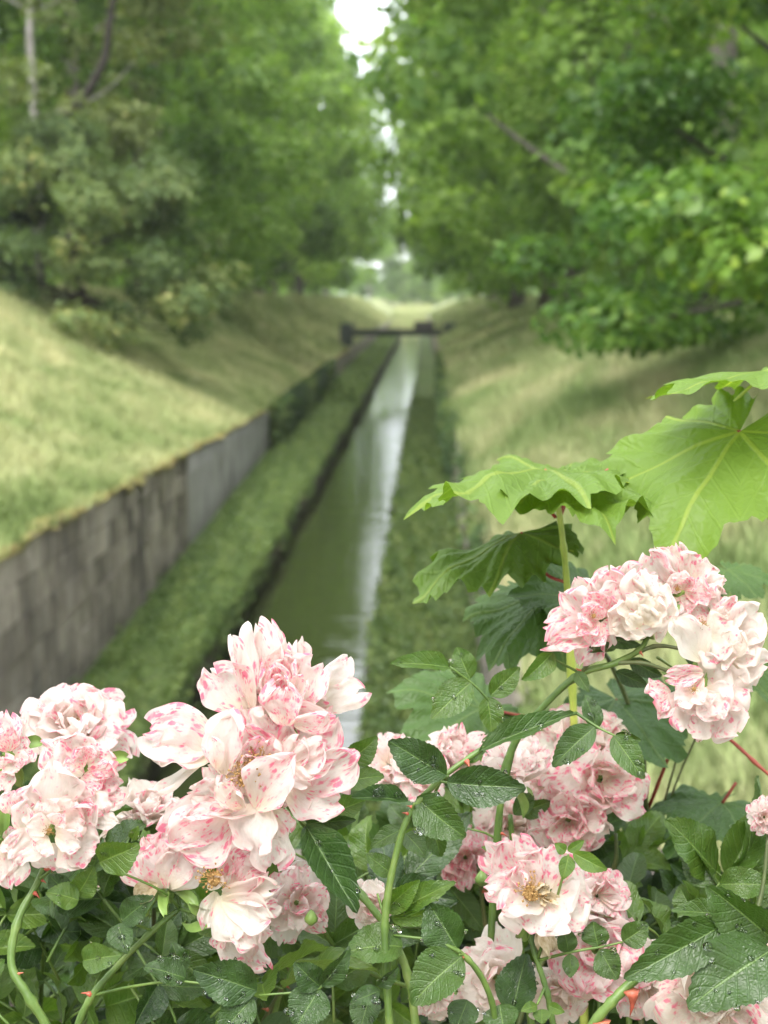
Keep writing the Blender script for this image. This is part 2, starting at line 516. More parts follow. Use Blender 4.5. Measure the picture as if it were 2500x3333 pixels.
def bank_points(fn, n, y0, y1, t0, t1, power=1.0, seed=0):
    r = np.random.default_rng(seed)
    y = y0 + (y1 - y0) * r.uniform(0, 1, n) ** power; tt = r.uniform(t0, t1, n)
    x, z = fn(tt, y); return np.stack([x, y, z], 1)
tufts('grass', bank_points(lbank, 66000, 3.5, 60, .0, 1.15, 1.5, 1), .17, .012, M_grass, .9, 3, 11)
tufts('grass', bank_points(lbank, 14000, 60, 230, .03, 1.1, 1.6, 2), .35, .05, M_grass, .7, 2, 12)
tufts('grass', bank_points(rbank, 54000, 3, 45, .0, 1.15, 1.4, 3), .27, .013, M_grass_r, .9, 3, 13)
tufts('grass', bank_points(rbank, 16000, 45, 230, .03, 1.1, 1.6, 4), .35, .05, M_grass_r, .7, 2, 14)


def leaf_cloud(pts, nrm, size, r, fold=.25, long=1.35, droop=.3):
    """One folded four-cornered leaf per point. Returns V (n*4,3), F (n*2,3)."""
    n = len(pts)
    nn = nrm + r.normal(0, .45, (n, 3)); nn /= np.linalg.norm(nn, axis=1)[:, None] + 1e-9
    d = r.normal(0, 1, (n, 3)); d[:, 2] -= droop
    d -= (d * nn).sum(1)[:, None] * nn; d /= np.linalg.norm(d, axis=1)[:, None] + 1e-9
    s = np.cross(nn, d); sz = (size * r.uniform(.65, 1.3, n))[:, None]
    a = pts - d * sz * long * .5; c = pts + d * sz * long * .5
    l = pts - d * sz * .08 + s * sz * .5 + nn * sz * fold * .5; q = pts - d * sz * .08 - s * sz * .5 + nn * sz * fold * .5
    V = np.stack([a, q, c, l], 1).reshape(-1, 3)
    i = np.arange(n) * 4
    F = np.concatenate([np.stack([i, i + 1, i + 2], 1), np.stack([i, i + 2, i + 3], 1)])
    return V, F


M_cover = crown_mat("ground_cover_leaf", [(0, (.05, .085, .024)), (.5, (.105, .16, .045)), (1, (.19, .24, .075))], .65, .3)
def cover(name, pts, size, mat, seed, up=1.0, hgt=.12):
    r = np.random.default_rng(seed)
    p = pts + np.stack([0 * pts[:, 0], 0 * pts[:, 0], np.abs(r.normal(0, hgt, len(pts))) * (.4 + 1.2 * np.clip(wobble(pts[:, 0] * 2, pts[:, 1], 1.5) + .5, 0, 1))], 1)
    V, F = leaf_cloud(p, np.tile((0, 0, up), (len(p), 1)) + r.normal(0, .3, (len(p), 3)), size, r)
    var = np.repeat(np.clip(.5 + .5 * wobble(p[:, 0] * 3, p[:, 1], 2.2) * .6 + r.normal(0, .2, len(p)), 0, 1), 4)
    return tag(link(name, mesh_np(name, V, F, mat, False, attr={'var': var})), kind='stuff')
r_ = np.random.default_rng(21)
def ledge_pts(fn, n, y0, y1, p0, p1, pw, seed):
    r = np.random.default_rng(seed); y = y0 + (y1 - y0) * r.uniform(0, 1, n) ** pw; p = r.uniform(p0, p1, n)
    x = np.array([fn(float(a), float(b))[0] for a, b in zip(p, y)]); return np.stack([x, y, .69 - .30 * np.clip(p - .35, 0, 1) * (fn is ledge_l)], 1)
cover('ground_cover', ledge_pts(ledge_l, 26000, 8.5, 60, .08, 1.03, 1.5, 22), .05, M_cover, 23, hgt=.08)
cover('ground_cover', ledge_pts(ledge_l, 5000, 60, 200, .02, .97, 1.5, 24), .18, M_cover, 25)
M_cover_d = crown_mat("dark_cover_leaf", [(0, (.030, .055, .016)), (.5, (.065, .105, .026)), (1, (.14, .17, .05))], .5, .3)  # darker green leaves for the right ledge and the waterside
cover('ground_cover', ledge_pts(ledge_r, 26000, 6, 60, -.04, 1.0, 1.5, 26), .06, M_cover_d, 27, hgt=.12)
for fn_, sg, sd_ in ((ledge_l, 1, 51), (ledge_r, -1, 52)):
    r = np.random.default_rng(sd_); n = 7000; yy = 8 + 70 * r.uniform(0, 1, n) ** 1.4; kp = np.sin(yy * 1.7) + np.sin(yy * .63 + 1) + r.normal(0, .8, n) > -.4; yy = yy[kp]; n = len(yy)
    xe = np.array([fn_(1.0 if sg > 0 else 0.0, float(q)) [0] for q in yy])
    p = np.stack([xe + sg * np.abs(r.normal(.0, .05, n)), yy, .45 - np.abs(r.normal(0, .16, n))], 1)
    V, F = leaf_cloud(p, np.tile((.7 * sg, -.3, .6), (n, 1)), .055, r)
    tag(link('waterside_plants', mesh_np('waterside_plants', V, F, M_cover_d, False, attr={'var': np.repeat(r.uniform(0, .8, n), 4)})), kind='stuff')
# greenery spilling over the low wall and the darker ivy on the far part of both walls
r = np.random.default_rng(31); n = 15000
yy = 7 + 60 * r.uniform(0, 1, n) ** 1.4; k_ = np.sin(yy * .9) + np.sin(yy * .37 + 1) + r.normal(0, .5, n)
keep = k_ > np.where((yy > 8.5) & (yy < 26), .75, -.4); yy = yy[keep]; n = len(yy)
p = np.stack([rbank_x(yy) + .10 - np.abs(r.normal(0, .13, n)), yy, 2.50 - np.abs(r.normal(0, .5, n))], 1)
V, F = leaf_cloud(p, np.tile((-.8, -.3, .5), (n, 1)), .08, r)
M_ivy = crown_mat("ivy_leaf", [(0, (.025, .05, .016)), (.6, (.06, .105, .03)), (1, (.14, .18, .05))], .65, .25)
tag(link('ivy', mesh_np('ivy', V, F, M_ivy, False, attr={'var': np.repeat(np.clip(.55 + .5 * np.sin(yy * .8) + r.normal(0, .2, n), 0, 1), 4)})), kind='stuff')
n = 16000
n = 9000
yy = 40 + 30 * r.uniform(0, 1, n) ** 1.3
p = np.stack([wallx(yy) + .06 + np.abs(r.normal(0, .10, n)), yy, .7 + 1.25 * r.uniform(0, 1, n) ** .8], 1)
V, F = leaf_cloud(p, np.tile((.8, -.4, .5), (n, 1)), .15, r)
tag(link('ivy', mesh_np('ivy', V, F, M_ivy, False, attr={'var': np.repeat(np.clip(.45 + .3 * np.sin(yy * .5) + r.normal(0, .2, n), 0, 1), 4)})), kind='stuff')
yy = 33 + 30 * r.uniform(0, 1, n) ** 1.2
p = np.stack([rbank_x(yy) + .02 - np.abs(r.normal(0, .09, n)), yy, .7 + 1.7 * r.uniform(0, 1, n)], 1)
V, F = leaf_cloud(p, np.tile((-.8, -.4, .5), (n, 1)), .15, r)
tag(link('ivy', mesh_np('ivy', V, F, M_ivy, False, attr={'var': np.repeat(np.clip(.45 + .3 * np.sin(yy * .5) + r.normal(0, .2, n), 0, 1), 4)})), kind='stuff')

fv, FY = [], [(176, -.3), (182, .45), (200, .95), (240, 1.75), (300, 2.9), (420, 4.3), (690, 4.6)]
FX = np.linspace(-5.6, 2.2, 9)
for y, z in FY:
    for x in FX: fv.append((x, y, z + .08 * wobble(x, y, 1.0)))
ff_ = [(i * 9 + j, i * 9 + j + 1, i * 9 + 10 + j, i * 9 + 9 + j) for i in range(len(FY) - 1) for j in range(8)]
tag(link('far_bank', mesh_np('far_bank', np.array(fv), np.array(ff_), M_grass, True)), kind='structure')
r = np.random.default_rng(41); n = 6000
yy = 180 + 170 * r.uniform(0, 1, n) ** 1.6; xx_ = r.uniform(-5.4, 2.0, n)
tufts('grass', np.stack([xx_, yy, np.interp(yy, [q[0] for q in FY], [q[1] for q in FY])], 1), .5, .09, M_grass, .7, 2, 15)

# ---- footbridge far along the canal
M_iron = NT("dark_paint"); M_iron = M_iron.done(M_iron.bsdf((.035, .045, .038), .6, .4))
M_plank = soil_mat("weathered_timber", [(.3, (.03, .032, .028)), (.7, (.07, .068, .06))], 2.0)
fb = tag(empty('footbridge', (-1.5, 89, 1.75)), 'narrow dark footbridge crossing the canal far off, with a squat block at each end', 'bridge')
def bpart(name, lo, hi, m, parent=None):
    mb = MB(); mb.box(lo, hi); return mb.build(name, m, parent or fb, False)
bpart('beam', (-3.4, -.10, .84), (3.4, .10, 1.16), M_iron)
bpart('beam', (-3.4, .9, .84), (3.4, 1.1, 1.16), M_iron)
for i in range(22): bpart('plank', (-3.35 + i * .305, -.25, 1.163), (-3.35 + i * .305 + .285, 1.25, 1.215), M_plank)
for s in (-1, 1): bpart('end_block', (s * 3.2 - .38, -.25, .2), (s * 3.2 + .38, 1.25, 1.6), M_iron)
sl = bpart('sluice_box', (1.0, .1, 1.22), (2.2, .8, 1.72), M_plank); sl['label'] = 'small grey sluice box on the deck'
for i in range(5): bpart('rail_post', (-2.7 + i * 1.3, 1.2, 1.2), (-2.64 + i * 1.3, 1.26, 1.7), M_iron)

# ================================================================ TREES
M_bark = bark_mat("grey_bark", (.06, .05, .042), (.19, .17, .15))
M_bark_d = bark_mat("dark_bark", (.022, .019, .016), (.07, .06, .05))
M_bark_p = bark_mat("pale_bark", (.16, .14, .13), (.38, .35, .33))
G_lime = crown_mat("lime_leaf", [(0, (0.085, 0.161, 0.036)), (.45, (0.188, 0.292, 0.065)), (.8, (0.268, 0.382, 0.095)), (1, (0.353, 0.453, 0.126))], .5, .5)
G_mid = crown_mat("oak_leaf", [(0, (0.068, 0.136, 0.032)), (.5, (0.154, 0.246, 0.058)), (.85, (0.245, 0.349, 0.084)), (1, (0.331, 0.421, 0.116))], .5, .5)
G_maple = crown_mat("maple_leaf", [(0, (0.027, 0.072, 0.014)), (.45, (0.073, 0.150, 0.026)), (.8, (0.146, 0.246, 0.040)), (1, (0.269, 0.360, 0.066))], .34, .45)
G_olive = crown_mat("olive_leaf", [(0, (0.085, 0.112, 0.040)), (.5, (0.175, 0.213, 0.076)), (.85, (0.255, 0.291, 0.100)), (1, (0.340, 0.325, 0.123))], .55, .4)
G_yew = crown_mat("gold_shrub_leaf", [(0, (0.050, 0.088, 0.034)), (.45, (0.123, 0.176, 0.063)), (.85, (0.208, 0.258, 0.090)), (1, (0.337, 0.323, 0.119))], .6, .35)


def crown_mesh(name, blobs, n, size, mat, seed, shade=.0, shell=2.3, droop=.5):
    """blobs: (centre, radii). Leaves spread through each, thicker towards its skin; a slow noise leaves gaps."""
    r = np.random.default_rng(seed)
    vol = np.array([(b[1][0] * b[1][1] * b[1][2]) ** .7 for b in blobs]); cnt = (n * vol / vol.sum()).astype(int)
    P, N, VR = [], [], []
    for (c, rad), m in zip(blobs, cnt):
        d = r.normal(0, 1, (m, 3)); d /= np.linalg.norm(d, axis=1)[:, None]
        rr = r.uniform(.15, 1, m) ** (1 / shell) * (1 + .16 * np.sin(d[:, 0] * 5 + seed) + .16 * np.sin(d[:, 2] * 6 + d[:, 1] * 4 + seed * 2))
        p = np.array(c) + d * rr[:, None] * np.array(rad)
        keep = wobble(p[:, 0] * 1.1 + p[:, 2] * .8, p[:, 1] * 1.1 - p[:, 2] * .9, 1.7 / max(.6, min(rad))) > -.30
        P.append(p[keep]); N.append((d * .7 + np.array((0, 0, .55)))[keep])
        VR.append((r.normal(.46, .17) + r.normal(0, .17, m))[keep])
    P = np.concatenate(P); N = np.concatenate(N); VR = np.clip(np.concatenate(VR), 0, 1)
    V, F = leaf_cloud(P, N, size, r, droop=droop)
    return mesh_np(name, V, F, mat, False, attr={'var': np.repeat(VR, 4)})


def make_blobs(H, z0, Rx, n, seed, rad=(.9, 1.7), squash=.7, shape=None):
    r = random.Random(seed); out = []
    for i in range(n):
        u = (i + r.random()) / n; z = z0 + (H - z0) * u
        w = shape(u) if shape else math.sin(math.pi * (.12 + .83 * u)) ** .6
        a = r.random() * 6.283; q = Rx * w * math.sqrt(r.uniform(.12, 1))
        s = r.uniform(*rad); out.append(((q * math.cos(a), q * math.sin(a), z), (s, s, s * squash)))
    return out


def wood(H, blobs, r0, seed, mat_name, lean=(0, 0), every=3, top=.92):
    r = random.Random(seed); trunk = MB(); limbs = MB()
    pts = [(lean[0] * (k / 8) ** 2 + r.uniform(-.08, .08) * (k > 0), lean[1] * (k / 8) ** 2 + r.uniform(-.08, .08) * (k > 0), H * top * k / 8) for k in range(9)]
    pts[0] = (0, 0, -.3)
    trunk.tube(spline(pts, 3), [r0 * (1.25 if i == 0 else 1) * (1 - .88 * i / 24) for i in range(25)], 9)
    for b in blobs[::every]:
        c = np.array(b[0]); zb = max(1.2, c[2] - .55 * math.hypot(c[0], c[1]) - .4)
        k = min(.99, zb / (H * top)); s = np.array((lean[0] * k * k, lean[1] * k * k, zb))
        m = (s + c) / 2 + np.array((r.uniform(-.3, .3), r.uniform(-.3, .3), -.25))
        q = r0 * .33 * (1 - .6 * k); limbs.tube(spline([s, m, c], 4), [q * (1 - .8 * i / 8) for i in range(9)], 5)
    return trunk, limbs


class TreeKind:
    def __init__(s, name, blobs, n, size, leaf, H, r0, seed, bark, lean=(0, 0), every=3, droop=.5, shell=2.3):
        s.name = name
        s.crown = crown_mesh(name + '_crown', blobs, n, size, leaf, seed, droop=droop, shell=shell)
        tr, li = wood(H, blobs, r0, seed, name, lean, every)
        s.trunk = tr.mesh(name + '_trunk', bark); s.limb = li.mesh(name + '_limbs', bark)
    def place(s, x, y, z, rot, sc, label, cat, group=None):
        e = empty(s.name, (x, y, z)); e.rotation_euler = (0, 0, rot); e.scale = (sc,) * 3 if not hasattr(sc, '__len__') else sc
        tag(e, label, cat, group)
        link('trunk', s.trunk, e); link('limbs', s.limb, e); link('crown', s.crown, e)
        return e


sh_row = lambda u: (.60 + .55 * math.sin(math.pi * min(1, u * 1.15 + .05))) * (1 - .35 * u * u)
limes = [TreeKind('lime_tree', make_blobs(23, 1.6, 6.4, 60, 40 + i, (1.1, 2.1), .75, sh_row), 26000, .27, [G_lime, G_lime, G_mid][i], 23, .34, 50 + i, M_bark, every=4) for i in range(3)]

# the rows that close over the canal, both banks
right_rows = [(8.0, 35, 1.25, 0), (8.4, 41, 1.05, 1), (8.3, 52, 1.1, 0), (7.9, 64, 1.1, 1), (7.8, 77, 1.15, 2), (7.8, 91, 1.15, 0), (7.6, 106, 1.2, 1), (7.5, 124, 1.25, 2), (7.4, 146, 1.3, 1), (7.2, 175, 1.35, 2), (7.0, 215, 1.4, 2)]
left_rows = [(-12.5, 45, 1.0, 2), (-11.6, 55, 1.05, 0), (-11.4, 66, 1.1, 1), (-11.2, 79, 1.1, 0), (-11.0, 93, 1.15, 2), (-10.8, 108, 1.2, 0), (-10.6, 126, 1.25, 1), (-10.4, 148, 1.3, 0), (-10.2, 178, 1.35, 2), (-9.6, 220, 1.45, 0)]
NTH = ['first', 'second', 'third', 'fourth', 'fifth', 'sixth', 'seventh', 'eighth', 'ninth', 'tenth', 'eleventh']
for rows, sd, nm in ((right_rows, 1, 'right'), (left_rows, -1, 'left')):
    for i, (x, y, s, k) in enumerate(rows):
        x = (-3.3 + 8.3 * s + .5 * math.sin(i * 2.6) - .8 * (i > 2)) if sd > 0 else (-2.5 - 8.3 * s + .5 * math.sin(i * 1.9) + .4 * (i > 2))
        lab = '%s tall leafy tree of the row on the %s bank, counted from the nearest' % (NTH[i], nm)
        limes[k].place(x, y, 4.6, i * 2.4 + (sd > 0) * 1.1, s, lab, 'tree', 'tall trees in rows on both banks')
# second ranks behind them close the wood
back_n = 0
for sd in (-1, 1):
    for i in range(11):
        x = sd * (19 + 3.5 * math.sin(i * 2.3)); y = 26 + i * 15 + (3 if sd > 0 else 0)
        limes[(i + (sd > 0)) % 3].place(x, y, 4.6, i * 1.7, 1.1 + .1 * math.sin(i * 3), 'leafy tree in the wood behind the rows of tall trees', 'tree', 'trees of the wood behind the rows')
for i, (x, y, s) in enumerate(((-4.5, 330, .88), (4.0, 335, 1.0), (-12, 330, 1.1), (14, 300, 1.2), (-.5, 360, .9), (-7.5, 345, .95), (8.5, 320, 1.05))):
    limes[i % 3].place(x, y, 2.8 if abs(x) < 6 else 4.2, i, s, 'hazy tree at the far end where the canal vanishes', 'tree', 'trees closing the far end of the canal')

# unseen trees added behind the viewpoint to shade the roses, continuing the avenue
for i, (x, y, s) in enumerate(((-13, -9, 1.0), (12, -11, 1.0), (-11, -24, 1.05), (11, -26, 1.1), (-1, -40, 1.2))):
    limes[i % 3].place(x, y, 3.9, i * 2.0, s, 'unseen leafy tree added behind the viewpoint to shade the roses', 'tree', 'unseen trees added behind the viewpoint')

r = np.random.default_rng(91)
def mass(name, n, fn, size, mat):
    p = fn(n); V, F = leaf_cloud(p, r.normal(0, .6, (n, 3)) + np.array((0, -.3, .6)), size, r)
    tag(link(name, mesh_np(name, V, F, mat, False, attr={'var': np.repeat(np.clip(r.normal(.4, .2, n), 0, 1), 4)})), kind='stuff')
def far_fn(n):
    x = r.uniform(-100, 100, n); y = r.uniform(385, 430, n); top = 5 + 4.5 * (wobble(x * .35, y * .1, 1.0) + .6); return np.stack([x, y, 4.4 + top * r.uniform(0, 1, n)], 1)
mass('distant_wood', 26000, far_fn, .8, G_mid)
def under_fn(sgn):
    def fn(n):
        y = 24 + 230 * r.uniform(0, 1, n) ** 1.4; x = sgn * (14.5 + 9 * r.uniform(0, 1, n) + y * .02); top = 1.6 + 1.6 * (wobble(x, y * .5, .9) + .7); return np.stack([x, y, 4.5 + top * r.uniform(0, 1, n)], 1)
    return fn
mass('undergrowth', 26000, under_fn(-1), .26, G_mid); mass('undergrowth', 26000, under_fn(1), .26, G_mid)

# ---- broad-leaved maples close by on the right bank
def maple(name, x, y, blobs, n, size, seed, H, r0, label, z=4.3, lean=(0, 0)):
    k = TreeKind(name, blobs, n, size, G_maple, H, r0, seed, M_bark_d, lean, every=2, droop=.8, shell=2.0)
    return k.place(x, y, z, 0, 1, label, 'tree')
r = random.Random(8)
bl = []
for i in range(105):
    z = r.uniform(-.2, 13); w = 5.6 * (.93 + .12 * math.sin(z * 1.1 + 1)) * (1 - .3 * max(0, z - 8) / 5)
    a = r.uniform(math.pi * .5, math.pi * 1.75); q = w * math.sqrt(r.uniform(.25, 1)); s = r.uniform(.5, 1.05)
    bl.append(((q * math.cos(a), q * math.sin(a), z), (s * 1.25, s * 1.25, s * .6)))
maple('maple_tree', 6.55, 18.5, bl, 80000, .115, 61, 13, .28, 'dense dark green maple sweeping down to the dry grass beyond the big pale leaves', 4.6)
bl = []
for i in range(54):
    z = r.uniform(.3, 9); w = 2.9 * (.85 + .25 * math.sin(z * 1.7))
    a = r.uniform(math.pi * .5, math.pi * 1.7); q = w * math.sqrt(r.uniform(.25, 1)); s = r.uniform(.38, .72)
    bl.append(((q * math.cos(a), q * math.sin(a), z), (s * 1.3, s * 1.3, s * .6)))
maple('maple_tree', 5.25, 11.5, bl, 32000, .105, 62, 9, .2, 'nearest broad-leaved maple, bright glossy foliage filling the upper right edge', 4.25)

# ---- golden shrubby tree and the pale-stemmed tree on the left crest
r = random.Random(5); bl = []
for i in range(70):
    u = r.random(); z = .2 + 4.9 * u; w = 3.6 * (1 - u ** 2.2) ** .55 * (.8 + .3 * r.random())
    a = r.random() * 6.283; q = w * math.sqrt(r.uniform(.2, 1)); s = r.uniform(.45, .9)
    bl.append(((q * math.cos(a), q * math.sin(a), z), (s * 1.15, s * 1.15, s * .7)))
TreeKind('golden_shrub', bl, 42000, .10, G_yew, 4.6, .16, 71, M_bark_d, every=3, droop=.2, shell=2.0).place(-8.2, 34.5, 3.75, 0, 1.0, 'big rounded shrub with olive and golden foliage on the left grassy slope', 'shrub')
bl2 = [((x * .9, y_, z), (a * 1.2, a * 1.2, a * .75)) for (x, y_, z, a) in [(r.uniform(-2.6, 2.4), r.uniform(-1.8, 1.8), r.uniform(.1, 3.2), r.uniform(.5, .95)) for _ in range(34)]]
TreeKind('dark_shrub', bl2, 16000, .12, crown_mat("dark_shrub_leaf", [(0, (.010, .022, .012)), (.6, (.03, .05, .022)), (1, (.08, .10, .04))], .5, .2), 2.8, .1, 72, M_bark_d).place(-11.9, 35.5, 4.4, 0, 1.0, 'low dark shrub under the pale-stemmed tree, beside the golden shrub', 'shrub')

bl3 = []
for i in range(46):
    z = r.uniform(4.2, 15); a = r.random() * 6.283; q = 4.4 * math.sqrt(r.uniform(.1, 1)); s = r.uniform(.7, 1.25)
    bl3.append(((q * math.cos(a), q * math.sin(a), z), (s * 1.2, s * 1.2, s * .7)))
k = TreeKind('pale_stemmed_tree', bl3, 17000, .16, G_olive, 15, .17, 73, M_bark_p, lean=(.15, 0), every=6, droop=.3)
e = k.place(-9.95, 37.5, 4.6, 0, 1.0, 'thin-crowned tree with a pale straight stem and one dark rising side branch', 'tree')
mb = MB(); mb.tube(spline([(0.05, 0, 4.2), (1.1, -.3, 5.0), (1.95, -.5, 6.2), (2.25, -.6, 7.6), (3.2, -.8, 9.0)], 5), [.17 * (1 - .7 * i / 20) for i in range(21)], 7)
mb.build('side_branch', M_bark_d, e)

# ================================================================ ROSES AND SYCAMORE SHOOTS
# ---- petal material: blush white with pink flecks, streaks and rims (object colour: pinkness, cream, fleck size)
t = NT("rose_petal")
uvn = t.n("ShaderNodeUVMap").outputs[0]; u_, v_, _ = t.sep(uvn)
oi = t.n("ShaderNodeObjectInfo"); rnd = oi.outputs['Random']
oc = t.n("ShaderNodeSeparateColor"); t.l(oi.outputs['Color'], oc.inputs[0]); pink, cream, bl_ = oc.outputs[0], oc.outputs[1], oc.outputs[2]
off = t.math('MULTIPLY', rnd, 37.0)
vec = t.comb(t.math('ADD', u_, off), v_, t.math('MULTIPLY', rnd, 11.0))
ue = t.math('ABSOLUTE', t.math('SUBTRACT', t.math('MULTIPLY', u_, 2.0), 1.0))
edge = t.math('MAXIMUM', t.math('POWER', ue, 3.0), t.math('POWER', v_, 3.2))
blotch = t.noise(vec, 3.2, 2, .5)
msk = t.math('ADD', blotch, t.math('ADD', t.math('MULTIPLY', edge, .11), t.math('MULTIPLY', pink, .42)))
msk = t.smooth(msk, .635, .76)
vo = t.voronoi(t.map(vec, (1.15, .62, 1)), 8.5)
vo2 = t.voronoi(t.map(vec, (1.2, .45, 1)), 17.0)
wr = t.math('ADD', t.math('MULTIPLY', t.math('SUBTRACT', t.noise(vec, 26, 3), .5), .45), t.math('MULTIPLY', t.math('SUBTRACT', t.noise(vec, 5, 1), .5), .5))
sp1 = t.math('SUBTRACT', 1.0, t.smooth(t.math('ADD', vo.outputs['Distance'], wr), .24, .46))
sp2 = t.math('MULTIPLY', t.math('SUBTRACT', 1.0, t.smooth(t.math('ADD', vo2.outputs['Distance'], wr), .18, .40)), .8)
strk = t.smooth(t.noise(t.map(vec, (9, 1.6, 1)), 1.6, 3, .6, .4), .60, .74)
wash = t.math('MULTIPLY', t.smooth(t.noise(vec, 4.5, 3, .6), .44, .76), .62)
flk = t.math('MAXIMUM', t.math('MAXIMUM', sp1, sp2), t.math('MULTIPLY', strk, .75))
flk = t.math('MULTIPLY', msk, t.math('MAXIMUM', t.math('MULTIPLY', flk, t.math('ADD', .55, t.math('MULTIPLY', t.noise(vec, 7, 2), 1.0))), wash), None, True)
rim = t.math('MULTIPLY', t.smooth(edge, .86, 1.0), t.math('MULTIPLY', t.smooth(t.noise(vec, 5.5, 3), .45, .62), t.math('ADD', .15, pink)))
flk = t.math('MINIMUM', 1.0, t.math('ADD', flk, t.math('MULTIPLY', rim, .8)))
base = t.mix(cream, (.80, .745, .715), (.80, .77, .69))
base = t.mix(t.math('MULTIPLY', t.smooth(t.math('SUBTRACT', 1.0, v_), .5, 1.0), .55), base, (.80, .71, .50))
bsh = t.math('MULTIPLY', t.math('MULTIPLY', t.smooth(t.noise(vec, 2.1, 2), .35, .7), bl_), .8)
base = t.mix(bsh, base, (.85, .66, .63))
pinkc = t.mix(t.noise(vec, 14, 2), (.80, .055, .22), (.86, .33, .42))
fine = t.noise(t.map(vec, (38, 3.0, 1)), 1.0, 2, .5)
base = t.mix(t.math('MULTIPLY', t.smooth(fine, .45, .7), t.math('ADD', .10, t.math('MULTIPLY', pink, .22))), base, (.80, .52, .52))
base = t.mix(t.math('MULTIPLY', t.smooth(t.noise(vec, 11, 4, .7), .60, .74), t.math('MULTIPLY', cream, .5)), base, (.55, .40, .22))
colr = t.mix(t.math('MULTIPLY', flk, .90), base, pinkc)
wrk = t.noise(t.map(vec, (5, 3.5, 1)), 1.6, 4, .6, .5)
nrm = t.bump(t.math('ADD', t.math('MULTIPLY', fine, .25), wrk), .32, .004)
M_petal = t.leafy(colr, t.mix(1.0, colr, (1.0, .95, .93), 'MULTIPLY'), .5, .25, .60, nrm)

t = NT("dried_petal"); uvn = t.n("ShaderNodeUVMap").outputs[0]
n1 = t.noise(t.map(uvn, (6, 2, 1)), 2.0, 4)
cc = t.ramp(n1, [(.3, (.42, .31, .17)), (.6, (.66, .56, .40))])
M_dry = t.leafy(cc, cc, .7, .2, .25, t.bump(n1, .5, .004))
M_sta = NT("stamen"); gg = M_sta.n("ShaderNodeTexCoord").outputs['Object']
M_sta = M_sta.done(M_sta.bsdf(M_sta.ramp(M_sta.noise(gg, 400, 3), [(.35, (.16, .075, .025)), (.55, (.42, .25, .09)), (.7, (.62, .45, .22))]), .8, .2))

# ---- rose leaf: dark wet upper side, paler back (object colour: how light, how yellow)
def rose_leaf_mat():
    t = NT("rose_leaf"); uvn = t.n("ShaderNodeUVMap").outputs[0]; u_, v_, _ = t.sep(uvn)
    oi = t.n("ShaderNodeObjectInfo"); rnd = oi.outputs['Random']
    oc = t.n("ShaderNodeSeparateColor"); t.l(oi.outputs['Color'], oc.inputs[0]); light = oc.outputs[0]
    vec = t.comb(t.math('ADD', u_, t.math('MULTIPLY', rnd, 51.0)), v_, rnd)
    a = t.math('ABSOLUTE', t.math('SUBTRACT', t.math('MULTIPLY', u_, 2.0), 1.0))
    mid = t.math('SUBTRACT', 1.0, t.smooth(a, .015, .06))
    s = t.math('FRACT', t.math('MULTIPLY', t.math('SUBTRACT', v_, t.math('MULTIPLY', a, .24)), 8.0))
    side = t.math('SUBTRACT', 1.0, t.smooth(t.math('ABSOLUTE', t.math('SUBTRACT', s, .5)), .03, .14))
    net = t.voronoi(t.map(vec, (14, 20, 1)), 1.0, 'DISTANCE_TO_EDGE').outputs['Distance']
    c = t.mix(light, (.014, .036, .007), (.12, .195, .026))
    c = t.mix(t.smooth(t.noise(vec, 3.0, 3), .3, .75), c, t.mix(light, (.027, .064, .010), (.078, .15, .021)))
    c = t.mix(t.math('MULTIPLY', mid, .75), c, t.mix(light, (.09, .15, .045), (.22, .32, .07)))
    c = t.mix(t.math('MULTIPLY', side, .22), c, t.mix(light, (.05, .10, .035), (.18, .28, .06)))
    back = t.n("ShaderNodeNewGeometry").outputs['Backfacing']
    c = t.mix(t.math('MULTIPLY', back, .8), c, t.mix(light, (.06, .105, .035), (.13, .20, .05)))
    blister = t.math('MULTIPLY', t.math('SUBTRACT', 1.0, t.math('MAXIMUM', side, mid)), .9)
    dr = t.voronoi(t.map(vec, (7, 10, 1)), 1.0); dr2 = t.voronoi(t.map(vec, (15, 20, 1)), 1.0)
    wet = t.math('MAXIMUM', t.math('SUBTRACT', 1.0, t.smooth(dr.outputs['Distance'], .10, .26)), t.math('MULTIPLY', t.math('SUBTRACT', 1.0, t.smooth(dr2.outputs['Distance'], .08, .22)), .5))
    wet = t.math('MULTIPLY', wet, t.smooth(t.noise(vec, 4.0, 1), .44, .6))
    h = t.math('ADD', t.math('ADD', t.math('MULTIPLY', blister, .55), t.math('MULTIPLY', t.smooth(net, 0, .3), .18)), t.math('MULTIPLY', wet, .45))
    h = t.math('ADD', h, t.math('MULTIPLY', t.noise(vec, 6, 3), .9))
    rgh = t.math('SUBTRACT', t.math('ADD', .32, t.math('MULTIPLY', t.noise(vec, 5, 3), .16)), t.math('MULTIPLY', wet, .16))
    return t.leafy(c, t.mix(1.0, c, (1.7, 1.9, .7), 'MULTIPLY'), rgh, .5, t.math('ADD', .12, t.math('MULTIPLY', light, .28)), t.bump(h, .42, .0022))
M_leaf = rose_leaf_mat()

